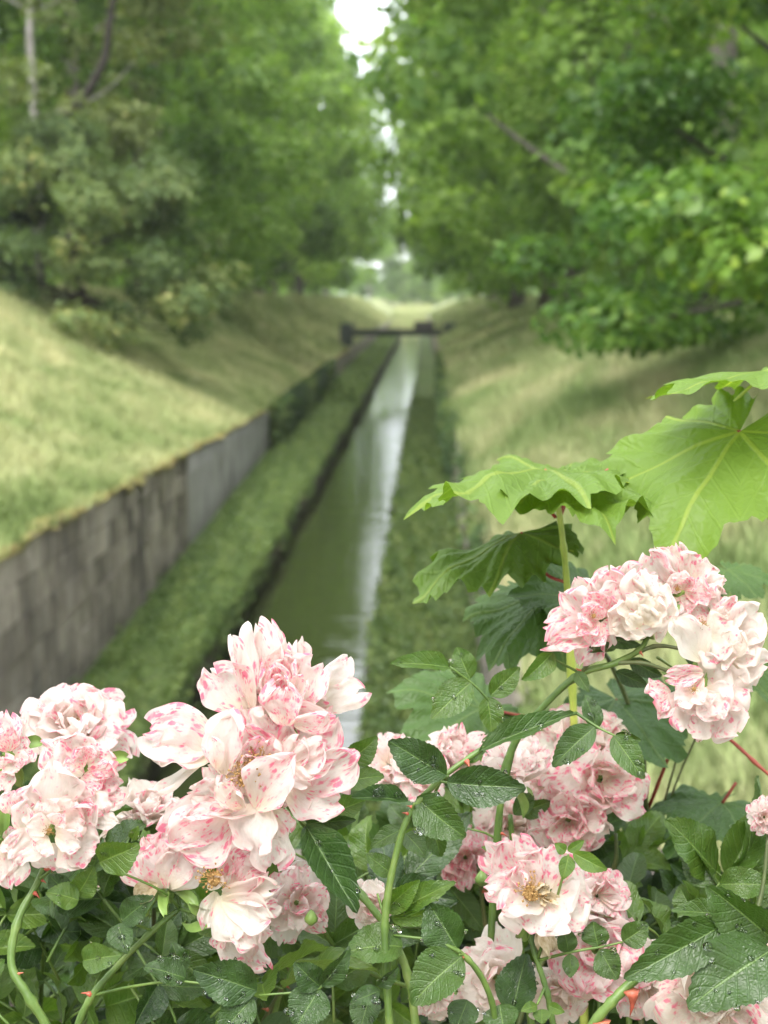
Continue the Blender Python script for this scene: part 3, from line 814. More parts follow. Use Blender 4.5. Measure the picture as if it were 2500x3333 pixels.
def stem_mat(name, a, b, c_):
    t = NT(name); g = t.n("ShaderNodeNewGeometry").outputs['Position']
    n1 = t.noise(g, 45, 4, .6); n2 = t.noise(t.map(g, (1, 1, .3)), 160, 3, .6)
    c = t.ramp(n1, [(.3, a), (.52, b), (.72, c_)])
    return t.done(t.bsdf(c, .42, .4, t.bump(n2, .35, .001)))
M_stem = stem_mat("green_stem", (.045, .085, .018), (.09, .15, .03), (.16, .21, .055))
M_stem_d = stem_mat("dark_stem", (.035, .05, .018), (.075, .095, .03), (.13, .12, .05))
M_thorn = stem_mat("red_thorn", (.30, .05, .03), (.42, .10, .06), (.55, .20, .11))
M_red = stem_mat("red_petiole", (.20, .025, .018), (.28, .04, .03), (.36, .09, .05))
M_yel = stem_mat("yellow_green_shoot", (.22, .30, .05), (.33, .40, .07), (.42, .47, .10))
M_sep = stem_mat("sepal_green", (.09, .16, .035), (.17, .26, .06), (.27, .34, .11))
t = NT("clear_water"); M_drop = t.done(t.bsdf((1, 1, 1), .02, .5, IOR=1.33, Transmission_Weight=1.0))

WM = {}
def node_of(o): return WM.get(o.name, Matrix.Translation(o.location))
def put(name, me, parent, mw=None, mat=None, color=None):
    """Link a mesh under its parent at a world matrix."""
    mw = mw or Matrix.Identity(4)
    o = bpy.data.objects.new(name, me); col.objects.link(o)
    if mat is not None and not me.materials: me.materials.append(mat)
    o.parent = parent; o.matrix_parent_inverse = node_of(parent).inverted(); o.matrix_basis = mw
    if color is not None: o.color = (*color, 1)
    WM[o.name] = mw.copy(); return o
def put_mb(name, mb, mat, parent): return put(name, mb.mesh(name, mat), parent)


def frame(base, tip, width, roll, depth=None, nrm=None):
    b, tp = np.array(base, float), np.array(tip, float)
    D = tp - b; L = np.linalg.norm(D) + 1e-9; D /= L
    n = np.array(nrm, float) if nrm is not None else (CAM - (b + tp) / 2)
    n = n - D * n.dot(D); n /= np.linalg.norm(n) + 1e-9
    x = np.cross(D, n); a = R(roll)
    n2 = n * math.cos(a) + x * math.sin(a); x = np.cross(D, n2)
    s = depth or (width + L) / 2
    m = Matrix.Identity(4)
    for i in range(3):
        m[i][0] = x[i] * width; m[i][1] = D[i] * L; m[i][2] = n2[i] * s; m[i][3] = b[i]
    return m


def norm_blade(P, nu, mid, uv, f, name, mat):
    """Turn and scale a blade so that it runs from the origin to (0,1,0) and is one wide."""
    tip = P[-1, mid].copy(); a = math.atan2(tip[2], tip[1]); c, s = math.cos(a), math.sin(a)
    Y = P[..., 1] * c + P[..., 2] * s; Z = -P[..., 1] * s + P[..., 2] * c
    L = math.hypot(tip[1], tip[2]); W = P[..., 0].max() - P[..., 0].min()
    V = np.stack([P[..., 0] / W, Y / L, Z / (.5 * (W + L))], -1).reshape(-1, 3)
    return mesh_np(name, V, f, mat, True, uv.reshape(-1, 2))


def grid_faces(nv, nu):
    return np.array([(i * nu + j, i * nu + j + 1, (i + 1) * nu + j + 1, (i + 1) * nu + j) for i in range(nv - 1) for j in range(nu - 1)])


def bend(v, k0, k1, c0):
    """Running angle along the blade: an even bend k0 plus a curl k1 past c0."""
    return k0 * (v - .4) + k1 * np.clip((v - c0) / (1 - c0), 0, 1) ** 1.6


def petal_mesh(seed, cup=.35, bow=.3, curl=-.6, ruffle=.06, wide=.5, name='petal', nu=11, nv=12, mat=None, crump=.0, side=0.0):
    r = np.random.default_rng(seed)
    s = np.linspace(0, 1, nv); v = 1 - (1 - s) ** 1.5
    u = np.linspace(-1, 1, nu)
    hw = .5 * (.16 + .84 * np.sin(.5 * np.pi * np.clip(v / (.34 + wide * .5), 0, 1)) ** .85) * np.clip(1 - np.clip((v - .66) / .35, 0, 1) ** 3.4, .0, 1) ** .5
    hw = hw * (1 + .05 * np.sin(v * 9 + r.uniform(0, 6)) * v)
    ang = bend(v, bow, curl, .62)
    dv = np.diff(v, prepend=0)
    cy = np.cumsum(np.cos(ang) * dv); cz = np.cumsum(np.sin(ang) * dv)
    P = np.zeros((nv, nu, 3)); ph = r.uniform(0, 6.28, 8)
    U, Vv = np.meshgrid(u, v)
    P[..., 0] = U * hw[:, None]
    topw = 1 + .05 * np.sin(U * 3.0 + ph[0]) + .035 * np.sin(U * 7 + ph[1]) - r.uniform(-.02, .06) * np.exp(-(U / .5) ** 2)
    P[..., 1] = cy[:, None] * (1 + (topw - 1) * Vv ** 2)
    asy = side * U
    P[..., 2] = cz[:, None] + cup * (U ** 2) * hw[:, None] * (1 - .25 * Vv) * 1.4 + asy * hw[:, None]
    E = (Vv ** 1.3) * (.30 + .70 * np.abs(U))
    P[..., 2] += ruffle * E * (np.sin(U * 3.6 + ph[2] + Vv * 2) + .7 * np.sin(U * 8.3 + ph[3] + Vv * 3) + .6 * np.sin(Vv * 9 + U * 3 + ph[4]))
    P[..., 0] += ruffle * .7 * Vv * (np.sin(Vv * 6 + ph[5] + U) + .6 * U * np.sin(Vv * 13 + ph[6]))
    P[..., 1] += ruffle * .45 * Vv ** 3 * np.sin(U * 9 + ph[7])
    for sg in (-1, 1):                                              # one edge rolls in, another out
        w = np.clip((sg * U - .55) / .45, 0, 1) ** 2 * np.clip(Vv * 1.6, 0, 1)
        P[..., 2] += r.uniform(-.16, .20) * w
    if crump:
        P[..., 2] += crump * Vv ** .7 * (np.sin(U * 5 + Vv * 9 + ph[6]) + np.sin(U * 9 - Vv * 6 + ph[7]) + .7 * np.sin(U * 14 + Vv * 5 + ph[0]) * np.sin(Vv * 11 + ph[1]))
    uv = np.stack([U * .5 + .5, Vv], -1)
    return norm_blade(P, nu, nu // 2, uv, grid_faces(nv, nu), name, mat or M_petal)


def leaflet_mesh(seed, fold=.25, bow=-.5, curl=-.3, wide=1.0, wave=.03, name='leaflet', nu=9, nv=27, side=0.0):
    r = np.random.default_rng(seed)
    v = np.linspace(0, 1, nv); u = np.array([-1, -.72, -.42, -.12, 0, .12, .42, .72, 1.0])
    hw = .5 * np.sin(np.pi * np.clip(v, 0, 1) ** (.82 + .08 * r.uniform(-1, 1))) ** .78 * (1 - .12 * v)
    hw[0] = .012; hw[-1] = .004
    ang = bend(v, bow, curl, .6); dv = np.diff(v, prepend=0)
    cy = np.cumsum(np.cos(ang) * dv); cz = np.cumsum(np.sin(ang) * dv)
    P = np.zeros((nv, nu, 3)); U, Vv = np.meshgrid(u, v); ph = r.uniform(0, 6.28, 6)
    P[..., 0] = U * hw[:, None]; P[..., 1] = cy[:, None]
    odd = (np.arange(nv) % 2)[:, None] * (np.abs(U) > .95) * (Vv > .08) * (Vv < .97)
    P[..., 0] += odd * np.sign(U) * .020; P[..., 1] += odd * .014
    P[..., 2] = cz[:, None] + fold * np.abs(U) ** 1.15 * hw[:, None] * 1.6 + side * U * hw[:, None]
    P[..., 2] += wave * np.abs(U) * (np.sin(Vv * 11 + ph[0] + U) + .7 * np.sin(Vv * 19 + ph[1] - U * 2))
    P[..., 2] -= .012 * np.abs(U) * np.abs(np.sin((Vv - np.abs(U) * .24) * 8 * np.pi))
    P[..., 0] += .03 * np.sin(Vv * 3 + ph[2]) * Vv
    uv = np.stack([U * .5 + .5, Vv], -1)
    return norm_blade(P, nu, 4, uv, grid_faces(nv, nu), name, M_leaf)


RG = random.Random(77)
POOL_LEAF = [leaflet_mesh(500 + i, RG.uniform(.08, .5), RG.uniform(-1.1, .3), RG.uniform(-.9, .5), 1, RG.uniform(.015, .05)) for i in range(26)]
def pool(n, seed, cup, bow, curl, ruf, wide=.5, cr=.02):
    r = random.Random(seed)
    return [petal_mesh(seed * 100 + i, r.uniform(*cup), r.uniform(*bow), r.uniform(*curl), r.uniform(*ruf), wide, crump=r.uniform(0, cr), side=r.uniform(-.15, .15)) for i in range(n)]
P_OUT = pool(20, 11, (.05, .4), (-.2, .6), (-1.5, .1), (.05, .10))
P_MID = pool(20, 12, (.2, .7), (-.1, .9), (-1.3, .4), (.05, .11), .55, .02)
P_INN = pool(20, 13, (.4, 1.0), (.3, 1.3), (-.8, .8), (.06, .12), .6, .03)

_b = MB()
rs = random.Random(4)
for i in range(46):
    a, e, L = rs.random() * 6.28, rs.uniform(.25, 1.45), rs.uniform(.55, 1.0)
    d = np.array((math.cos(a) * math.cos(e), math.sin(a) * math.cos(e), math.sin(e)))
    m = d * L * .6 + np.array((rs.uniform(-.1, .1), rs.uniform(-.1, .1), .05)); tp = d * L
    _b.tube([d * .1, m, tp], [.022, .018, .014], 3, False)
    q = tp + d * .03; s_ = rs.uniform(.05, .085)
    _b.add([q + np.array(k) * s_ for k in ((1, 0, 0), (0, 1, 0), (-1, 0, 0), (0, -1, 0), (0, 0, 1.3), (0, 0, -1.3))], [(0, 1, 4), (1, 2, 4), (2, 3, 4), (3, 0, 4), (1, 0, 5), (2, 1, 5), (3, 2, 5), (0, 3, 5)])
_b.tube([(0, 0, -.05), (0, 0, .18), (0, 0, .3)], [.38, .34, .12], 9)
ME_STA = _b.mesh('stamens', M_sta)
_b = MB(); _b.tube([(0, 0, -.9), (0, 0, -.55), (0, 0, -.2), (0, 0, .02)], [.10, .34, .40, .26], 9); ME_CAL = _b.mesh('calyx', M_sep)
ME_SEP = [petal_mesh(900 + i, .5, -.6, -.9, .03, .15, 'sepal', 5, 8, M_sep) for i in range(4)]
_b = MB(); _b.tube([(0, 0, 0), (.02, 0, .25), (.12, 0, .6), (.32, 0, 1.0)], [.36, .22, .10, .01], 6); ME_THORN = _b.mesh('thorn', M_thorn)


def axes(axis):
    a = np.array(axis, float); a /= np.linalg.norm(a)
    p = np.cross(a, (0.3, .2, .93)); p /= np.linalg.norm(p); q = np.cross(a, p)
    return a, p, q
def cam_vec(x, y, z): return RGT * x + UPV * y - FWD * z          # x right, y up, z towards the viewer
def basis(o, x, y, z, s):
    m = Matrix.Identity(4)
    for i in range(3): m[i][0], m[i][1], m[i][2], m[i][3] = x[i] * s, y[i] * s, z[i] * s, o[i]
    return m


def spray(label, root, name='rose_cane', group='rose canes of the bush in front', cat='rose'):
    e = empty(name, tuple(root)); WM[e.name] = Matrix.Translation(root)
    tag(e, label, cat, group); return e


def thorns(cane, pts, rads, n, seed, size=.006):
    r = random.Random(seed)
    for i in range(n):
        k = r.randint(2, len(pts) - 3); tdir = pts[k + 1] - pts[k]; tdir = tdir / np.linalg.norm(tdir)
        a = r.choice((0, math.pi)) + r.uniform(-.5, .5)
        side = RGT * math.cos(a) + UPV * math.sin(a) * .3 - FWD * .3
        side = side - tdir * side.dot(tdir); side /= np.linalg.norm(side)
        y = np.cross(side, -tdir)
        put('thorn', ME_THORN, cane, basis(pts[k] + side * rads[k] * .7, -tdir, y, side, size * r.uniform(.5, .95)))


def cane_stem(cane, qpts, r0, r1, mat=None, thorn=0, seed=1, name='stem', size=.006):
    pts = spline([p if isinstance(p, np.ndarray) else Q(*p) for p in qpts], 6); n = len(pts)
    rj = random.Random(seed)
    rads = [.8 * (r0 + (r1 - r0) * i / (n - 1)) * (1 + .10 * rj.uniform(-1, 1) + (.25 if i % 12 == 5 else 0)) for i in range(n)]
    mb = MB(); mb.tube(pts, rads, 8); o = put_mb(name, mb, mat or M_stem, cane)
    if thorn: thorns(cane, pts, rads, thorn, seed, size)
    return o


def bloom_part(cane, c, axis, s=.011, sepals=5, seed=0, label=None):
    a, p, q = axes(axis)
    o = put('rose_bloom', ME_CAL, cane, basis(np.array(c), p, q, a, s))
    if label: o['label'] = label
    r = random.Random(seed)
    for i in range(sepals):
        th = i * 6.283 / 5 + r.uniform(-.3, .3); d = (p * math.cos(th) + q * math.sin(th)) * .8 + a * r.uniform(-.9, .1)
        b = np.array(c) - a * s * .1; put('sepal', ME_SEP[i % 4], o, frame(b, b + d / np.linalg.norm(d) * s * r.uniform(1.8, 2.6), s * .75, 0, nrm=a))
    return o


def bloom(cane, x, y, d, diam, face, style='open', pink=.35, cream=.2, blush=.4, seed=0, sta=True, label=None, squash=1.0, pedicel=None, sepals=5):
    """A whole rose head: three or four whorls of petals round its axis."""
    r = random.Random(seed); c = Q(x, y, d); Rm = diam / 2 * K / 4666.2 * d
    a, p, q = axes(cam_vec(*face))
    if style == 'side': c = c - a * Rm * .35
    o = bloom_part(cane, c - a * Rm * .16, a, .16 * Rm + .003, sepals, seed, label)
    W = {'open': [(6, 4, 16, 1.0, 1.0, P_OUT), (6, 24, 14, .88, .85, P_MID), (6, 50, 18, .60, .62, P_INN)],
         'double': [(7, 2, 16, 1.0, 1.05, P_OUT), (6, 20, 14, .94, 1.0, P_MID), (5, 38, 14, .78, .85, P_MID), (5, 54, 14, .58, .66, P_INN), (2, 66, 12, .36, .5, P_INN)],
         'cup': [(6, 14, 14, 1.0, .95, P_OUT), (6, 40, 10, .95, .95, P_MID), (6, 58, 8, .82, .85, P_MID), (6, 72, 8, .62, .62, P_INN), (4, 82, 6, .5, .45, P_INN)],
         'side': [(6, 35, 12, 1.1, .9, P_OUT), (6, 52, 10, 1.1, .85, P_MID), (6, 68, 9, .95, .65, P_INN), (4, 80, 8, .8, .5, P_INN)]}[style]
    k0 = r.random() * 6.28
    for wi, (n, el, je, ln, wd, pl) in enumerate(W):
        for i in range(n):
            th = k0 + wi * .5 + 6.283 * i / n + r.uniform(-.34, .34); e = R(el + r.uniform(-je, je))
            rad = p * math.cos(th) + q * math.sin(th)
            dr = rad * math.cos(e) + a * math.sin(e); nr = -rad * math.sin(e) + a * math.cos(e)
            b = c + rad * Rm * (.07 + .02 * wi) + a * Rm * .035 * wi
            tp = b + dr * Rm * ln * r.uniform(.84, 1.08)
            if squash != 1.0:
                w = tp - c; uu = w.dot(UPV); tp = tp + UPV * uu * (squash - 1)
            m = frame(b, tp, Rm * wd * r.uniform(.85, 1.15), r.uniform(-30, 30), nrm=nr)
            pk = min(1, max(0, pink * .70 + r.uniform(-.28, .22)))
            put('petal', r.choice(pl), o, m, color=(pk, min(1, max(0, cream + r.uniform(-.15, .15))), min(1, blush * r.uniform(.2, 1.1))))
    if sta: put('stamens', ME_STA, o, basis(c + a * Rm * .06, p, q, a, Rm * .24))
    if pedicel is not None:
        e = c - a * Rm * .3; mid = e - a * .012
        pts = spline([Q(*pedicel), (Q(*pedicel) + mid) / 2, mid, e], 4); mb = MB(); mb.tube(pts, .0013, 6); put_mb('pedicel', mb, M_stem, cane)
    return o


def hand_petals(o, conv, d, rows, seed):
    """Petals set one by one: base x, y, tip x, y, width, base depth, tip depth (mm, towards the viewer), roll, cup, curl, pink, cream, blush."""
    for i, w in enumerate(rows):
        bx, by, tx, ty, wd, zb, zt, roll, cup, curl, pk, cr_, bl = w
        x0, y0 = conv(bx, by); x1, y1 = conv(tx, ty); sc = conv(1, 0)[0] - conv(0, 0)[0]
        if seed < 3: wd *= 1.15
        b = PX(x0, y0, d - zb * .001); tp = PX(x1, y1, d - zt * .001)
        me = petal_mesh(seed * 50 + i, cup * .7, .35 if curl > -1 else .1, curl, (.11 + .04 * math.sin(i * 2.3)), .5, crump=.026, side=.12 * math.sin(i * 1.7), nu=17, nv=18)
        put('petal', me, o, frame(b, tp, wd * sc / 4666.2 * d, roll), color=(pk * .85, cr_, bl * .85))


def set_bloom(cane, conv, cx, cy, d, face, rows, seed, sta=None, label=None, sepals=5, z0=-9.0, step=1.25):
    """A bloom whose petals are listed from the back one to the front one: base x, y, tip x, y, width, pink[, cream, blush, roll, curl]."""
    r = random.Random(seed); sc = conv(1, 0)[0] - conv(0, 0)[0]
    o = bloom_part(cane, PX(*conv(cx, cy), d + .009), cam_vec(*face), .010, sepals, seed, label)
    full = []
    for i, w in enumerate(rows):
        w = tuple(w) + (.12, .25, r.uniform(-20, 20), r.uniform(-.8, .1))[len(w) - 6:]
        z = z0 + i * step
        full.append((*w[:5], z, z + r.uniform(3, 8), w[8], r.uniform(.4, .7), w[9], w[5], w[6], w[7]))
    hand_petals(o, conv, d, full, seed)
    if sta:
        a, p, q = axes(cam_vec(*face)); put('stamens', ME_STA, o, basis(PX(*conv(sta[0], sta[1]), d - sta[2] * .001), p, q, a, sta[3] * sc / 4666.2 * d))
    return o


_ri = random.Random(9)
def drops_on(parent, lf, n, seed, smin=.0008, smax=.0019):
    """Beads of rain lying on one leaflet."""
    r = random.Random(seed); me = lf.data; mw = WM[lf.name]; mb = MB()
    for i in range(int(n * .6)):
        v = me.vertices[r.randrange(30, len(me.vertices) - 30)]; p = mw @ v.co
        nn = (mw.to_3x3().inverted().transposed() @ v.normal).normalized()
        if nn.dot(Vector(CAM) - p) < 0: continue
        s = r.uniform(smin, smax) * (1 if r.random() < .75 else 1.5); nn = np.array(nn); a, x, y = axes(nn); st = r.uniform(.7, 1.6); p = np.array(p)
        ring = []; vs = []
        for e, h in ((1.0, -.05), (.92, .28), (.6, .50)):
            vs += [p + (x * math.cos(j * 6.283 / 9) * st + y * math.sin(j * 6.283 / 9)) * s * e + a * s * h for j in range(9)]
        vs.append(p + a * s * .58)
        f = [(k * 9 + j, k * 9 + (j + 1) % 9, k * 9 + 9 + (j + 1) % 9, k * 9 + 9 + j) for k in range(2) for j in range(9)]
        f += [(18 + j, 18 + (j + 1) % 9, 27) for j in range(9)] + [tuple(range(8, -1, -1))]
        mb.add(vs, f)
    if mb.v:
        o = put_mb('rain_drops', mb, M_drop, parent); o['kind'] = 'stuff'


def leaf(cane, rachis, leaflets, r0=.0010, seed=0, mat=None, drops=0):
    """A compound leaf: its stalk with the leaflets set one by one (x, y of base and tip, width, base and tip depth, roll, lightness[, fold, bow, curl])."""
    pts = spline([Q(*p) for p in rachis], 5); mb = MB(); mb.tube(pts, [r0 * (1 - .4 * i / len(pts)) for i in range(len(pts))], 6)
    o = put_mb('rose_leaf', mb, mat or M_stem, cane)
    for i, w in enumerate(leaflets):
        bx, by, tx, ty, wd, db, dt, roll, lt = w[:9]; fold, bow, curl = (w[9:12] if len(w) > 9 else (.22, -.35, -.3))
        me = leaflet_mesh(seed * 20 + i, fold, bow, curl, 1, .03, side=.06 * math.sin(seed + i))
        lf = put('leaflet', me, o, frame(Q(bx, by, db), Q(tx, ty, dt), wd * K / 4666.2 * (db + dt) / 2, roll), color=(lt, 0, 0))
        if drops and lt < .8: drops_on(o, lf, drops, seed * 7 + i)
    return o


def auto_leaf(cane, base, dirv, length, seed, light=.3, n=5, up=None):
    r = random.Random(seed); b = np.array(base); d = np.array(dirv, float); d /= np.linalg.norm(d)
    N = np.array(up, float) if up is not None else UPV * r.uniform(.2, 1) - FWD * r.uniform(.2, 1.0) + RGT * r.uniform(-.5, .5)
    N = N - d * N.dot(d); N /= np.linalg.norm(N); S = np.cross(d, N)
    mid = b + d * length * .5 + N * length * .06; end = b + d * length * .62 - N * length * .03
    pts = spline([b, mid, end], 4); mb = MB(); mb.tube(pts, [.0010 * (1 - .4 * i / len(pts)) for i in range(len(pts))], 5)
    o = put_mb('rose_leaf', mb, M_stem, cane)
    def lf(p, dr, L, W):
        nn = N + S * r.uniform(-.35, .35) + d * r.uniform(-.35, .35)
        m = frame(p, p + dr / np.linalg.norm(dr) * L, W, r.uniform(-14, 14), nrm=nn)
        put('leaflet', r.choice(POOL_LEAF), o, m, color=(min(1, max(0, light + r.uniform(-.14, .14))), 0, 0))
    lf(end, d - N * r.uniform(0, .5), length * .54, length * r.uniform(.25, .32))
    for j, fr in enumerate((.66, .34)[:(n - 1) // 2]):
        p = pts[int(fr * (len(pts) - 1))]
        for sgn in (-1, 1): lf(p, d * .55 + S * sgn - N * r.uniform(-.05, .5), length * (.42 - .07 * j) * r.uniform(.85, 1.1), length * (.23 - .03 * j))
    return o


# ---- sycamore leaves
t = NT("sycamore_leaf"); uvn = t.n("ShaderNodeUVMap").outputs[0]; x_, y_, _z = t.sep(uvn)
oi = t.n("ShaderNodeObjectInfo"); oc = t.n("ShaderNodeSeparateColor"); t.l(oi.outputs['Color'], oc.inputs[0]); light = oc.outputs[0]; rnd = oi.outputs['Random']
LOBES = [(0, 1.0), (50, .90), (-50, .90), (108, .66), (-108, .66)]
dist = None; sec = None
for ang, L in LOBES:
    a = R(ang); al = t.math('ADD', t.math('MULTIPLY', x_, math.sin(a)), t.math('MULTIPLY', y_, math.cos(a)))
    ds = t.math('ABSOLUTE', t.math('SUBTRACT', t.math('MULTIPLY', x_, math.cos(a)), t.math('MULTIPLY', y_, math.sin(a))))
    pen = t.math('MULTIPLY', t.math('LESS_THAN', al, 0.0), 9.0); ds = t.math('ADD', ds, pen)
    s = t.math('ABSOLUTE', t.math('SUBTRACT', t.math('FRACT', t.math('MULTIPLY', t.math('SUBTRACT', al, t.math('MULTIPLY', ds, .9)), 6.5)), .5))
    if dist is None: dist, sec = ds, s
    else:
        lt_ = t.math('LESS_THAN', ds, dist); sec = t.math('ADD', t.math('MULTIPLY', s, lt_), t.math('MULTIPLY', sec, t.math('SUBTRACT', 1.0, lt_))); dist = t.math('MINIMUM', dist, ds)
vein = t.math('SUBTRACT', 1.0, t.smooth(dist, .006, .020)); sv = t.math('SUBTRACT', 1.0, t.smooth(sec, .03, .09))
vec = t.comb(t.math('ADD', x_, t.math('MULTIPLY', rnd, 20)), y_, rnd)
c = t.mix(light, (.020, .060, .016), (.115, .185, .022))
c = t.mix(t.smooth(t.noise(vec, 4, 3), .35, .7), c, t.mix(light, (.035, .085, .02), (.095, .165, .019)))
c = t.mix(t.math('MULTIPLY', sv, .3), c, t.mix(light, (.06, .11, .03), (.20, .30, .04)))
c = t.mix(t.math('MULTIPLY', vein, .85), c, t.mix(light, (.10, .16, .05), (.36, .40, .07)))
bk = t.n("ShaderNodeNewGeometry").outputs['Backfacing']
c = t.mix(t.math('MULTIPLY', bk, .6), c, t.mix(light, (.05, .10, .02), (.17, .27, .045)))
net = t.voronoi(t.map(vec, (16, 16, 1)), 1.0, 'DISTANCE_TO_EDGE').outputs['Distance']
h = t.math('ADD', t.math('MULTIPLY', t.smooth(net, 0, .35), .35), t.math('SUBTRACT', t.math('MULTIPLY', t.noise(vec, 7, 3), 1.2), t.math('MULTIPLY', t.math('MAXIMUM', vein, t.math('MULTIPLY', sv, .7)), .6)))
M_syc = t.leafy(c, t.mix(1.0, c, (1.5, 1.6, .6), 'MULTIPLY'), .48, .3, t.math('ADD', .2, t.math('MULTIPLY', light, .22)), t.bump(h, .4, .0025))


def sycamore_mesh(seed, droop=.5, wavy=.05, fold=.15, name='leaf_blade'):
    r = np.random.default_rng(seed); nt_, nr = 181, 9
    th = np.radians(np.linspace(-168, 168, nt_)); rad = np.zeros(nt_) + .30
    for ang, L in LOBES:
        dd = np.abs(np.degrees(th) - ang); w = 34 if abs(ang) < 100 else 38
        rad = np.maximum(rad, L * (1 - .26 * np.clip(dd / w, 0, 2.0) ** 1.1))
    k = np.arange(nt_); tooth = ((k % 9) / 8.0); rad *= 1 - .10 * tooth * r.uniform(.5, 1.3, nt_) + .03 * np.sin(th * 9 + r.uniform(0, 6))
    rho = np.linspace(.0, 1, nr) ** .85
    RR, TT = np.meshgrid(rho, th, indexing='ij'); X = RR * rad[None] * np.sin(TT); Y = RR * rad[None] * np.cos(TT)
    lob = np.max([np.cos(np.clip((np.degrees(TT) - a) / 30, -1, 1) * np.pi / 2) for a, L in LOBES], 0)
    ph = r.uniform(0, 6.28, 5); q = np.hypot(X, Y)
    Z = -droop * q ** 2 * .55 + fold * np.abs(X) * .5 - .05 * lob * q + wavy * q * (np.sin(TT * 5 + ph[0]) + .7 * np.sin(X * 11 + ph[1]) + .6 * np.sin(Y * 13 + ph[2] + X * 4)) + wavy * .5 * RR ** 3 * np.sin(TT * 23 + ph[3])
    V = np.stack([X, Y, Z], -1).reshape(-1, 3)
    f = [(i * nt_ + j, (i + 1) * nt_ + j, (i + 1) * nt_ + j + 1, i * nt_ + j + 1) for i in range(nr - 1) for j in range(nt_ - 1)]
    return mesh_np(name, V, np.array(f), M_syc, True, np.stack([X, Y], -1).reshape(-1, 2))


def syc_leaf(tree, base, tip, roll, light, seed, droop=.5, wide=1.0, petiole=None, mat=None, fold=.15, wavy=.05, nrm=None, pr=.0012):
    b, tp = Q(*base), Q(*tip); L = np.linalg.norm(tp - b)
    o = put('sycamore_leaf', sycamore_mesh(seed, droop, wavy, fold), tree, frame(b, tp, L * wide, roll, L, nrm), color=(light, 0, 0))
    if petiole is not None:
        pts = spline([Q(*p) for p in petiole] + [b], 5); mb = MB(); mb.tube(pts, pr, 6); put_mb('petiole', mb, mat or M_red, o)
    return o

# ---------------------------------------------------------------- the canes, one by one
SOIL = 3.22
def foot(x, y, d, dx=0.0):
    """Where the cane leaves the soil, below the picture."""
    p = Q(x, y, d); return np.array((p[0] + dx, p[1] + .03, SOIL))

# 1: the big three-bloom cluster
rt = foot(895, 2212, .80, .05)
c1 = spray('rose cane carrying the largest cluster, three pink-flecked blooms stacked above the dark water', rt)
cane_stem(c1, [rt, Q(905, 2500, .80), (897, 2212, .80), (876, 2090, .80), (832, 2000, .805), (772, 1922, .81), (700, 1830, .825), (650, 1770, .83), (598, 1715, .84)], .0034, .0022, thorn=5, seed=3)
z2 = lambda x, y: (450 + .452 * x, 2000 + .452 * y)
def q_of(conv, x, y, d): a, b = conv(x, y); return PX(a, b, d)
# top bloom
d0 = .812
o = bloom_part(c1, q_of(z2, 1010, 640, d0 + .006), cam_vec(0, .6, .8), .012, 5, 1, 'topmost bloom, ruffled and full')
hand_petals(o, z2, d0, [
    (960, 560, 935, 100, 215, -14, -9, 10, .45, -.5, .15, .2, .2), (1030, 560, 1085, 172, 215, -12, -8, -12, .5, -.7, .1, .2, .2),
    (1300, 500, 1500, 320, 210, -10, -6, 25, .5, -1.5, .05, .05, .15), (1290, 660, 1590, 560, 200, -8, -4, -20, .3, -1.0, .05, .1, .1),
    (770, 690, 545, 395, 380, -5, -2, -10, .35, .1, .50, .1, .25), (880, 680, 855, 75, 290, -6, 0, 6, .5, -.35, .18, .1, .35),
    (1090, 600, 1150, 205, 170, -4, -3, 38, .5, -.3, .2, .1, .5), (1000, 620, 1040, 250, 250, -2, 2, -8, .6, .3, .45, .1, .6),
    (820, 710, 662, 222, 130, 0, 5, 42, .7, .2, .25, .2, .3), (1110, 670, 1310, 360, 330, 0, 4, -16, .5, .35, .30, .1, .75),
    (960, 640, 920, 330, 150, 3, 7, 30, .8, .5, .55, .3, .6), (1060, 640, 1090, 350, 190, 3, 8, -30, .8, .7, .55, .3, .7),
    (1010, 640, 985, 410, 170, 5, 11, 12, .9, .7, .6, .25, .7), (1080, 660, 1060, 430, 130, 6, 13, -45, .9, .9, .55, .5, .6), (900, 690, 880, 400, 120, 6, 10, 50, .8, .4, .4, .5, .4),
    (1000, 655, 1035, 455, 150, 8, 14, 20, 1.0, 1.0, .7, .2, .8), (1130, 700, 1200, 480, 130, 8, 12, -25, .8, .4, .35, .5, .6),
    (1000, 830, 720, 650, 260, -8, -6, 10, .4, -.4, .3, .1, .4), (1080, 820, 1350, 660, 260, -6, -3, -10, .4, -.4, .3, .1, .5), (980, 800, 900, 560, 260, -6, -4, 0, .4, 0, .4, .1, .6),
    (1070, 800, 1020, 555, 290, 12, 20, -14, .5, -.5, .70, .1, .6), (1120, 790, 1370, 715, 190, 13, 20, 24, .6, -.5, .45, .15, .55)], 1)
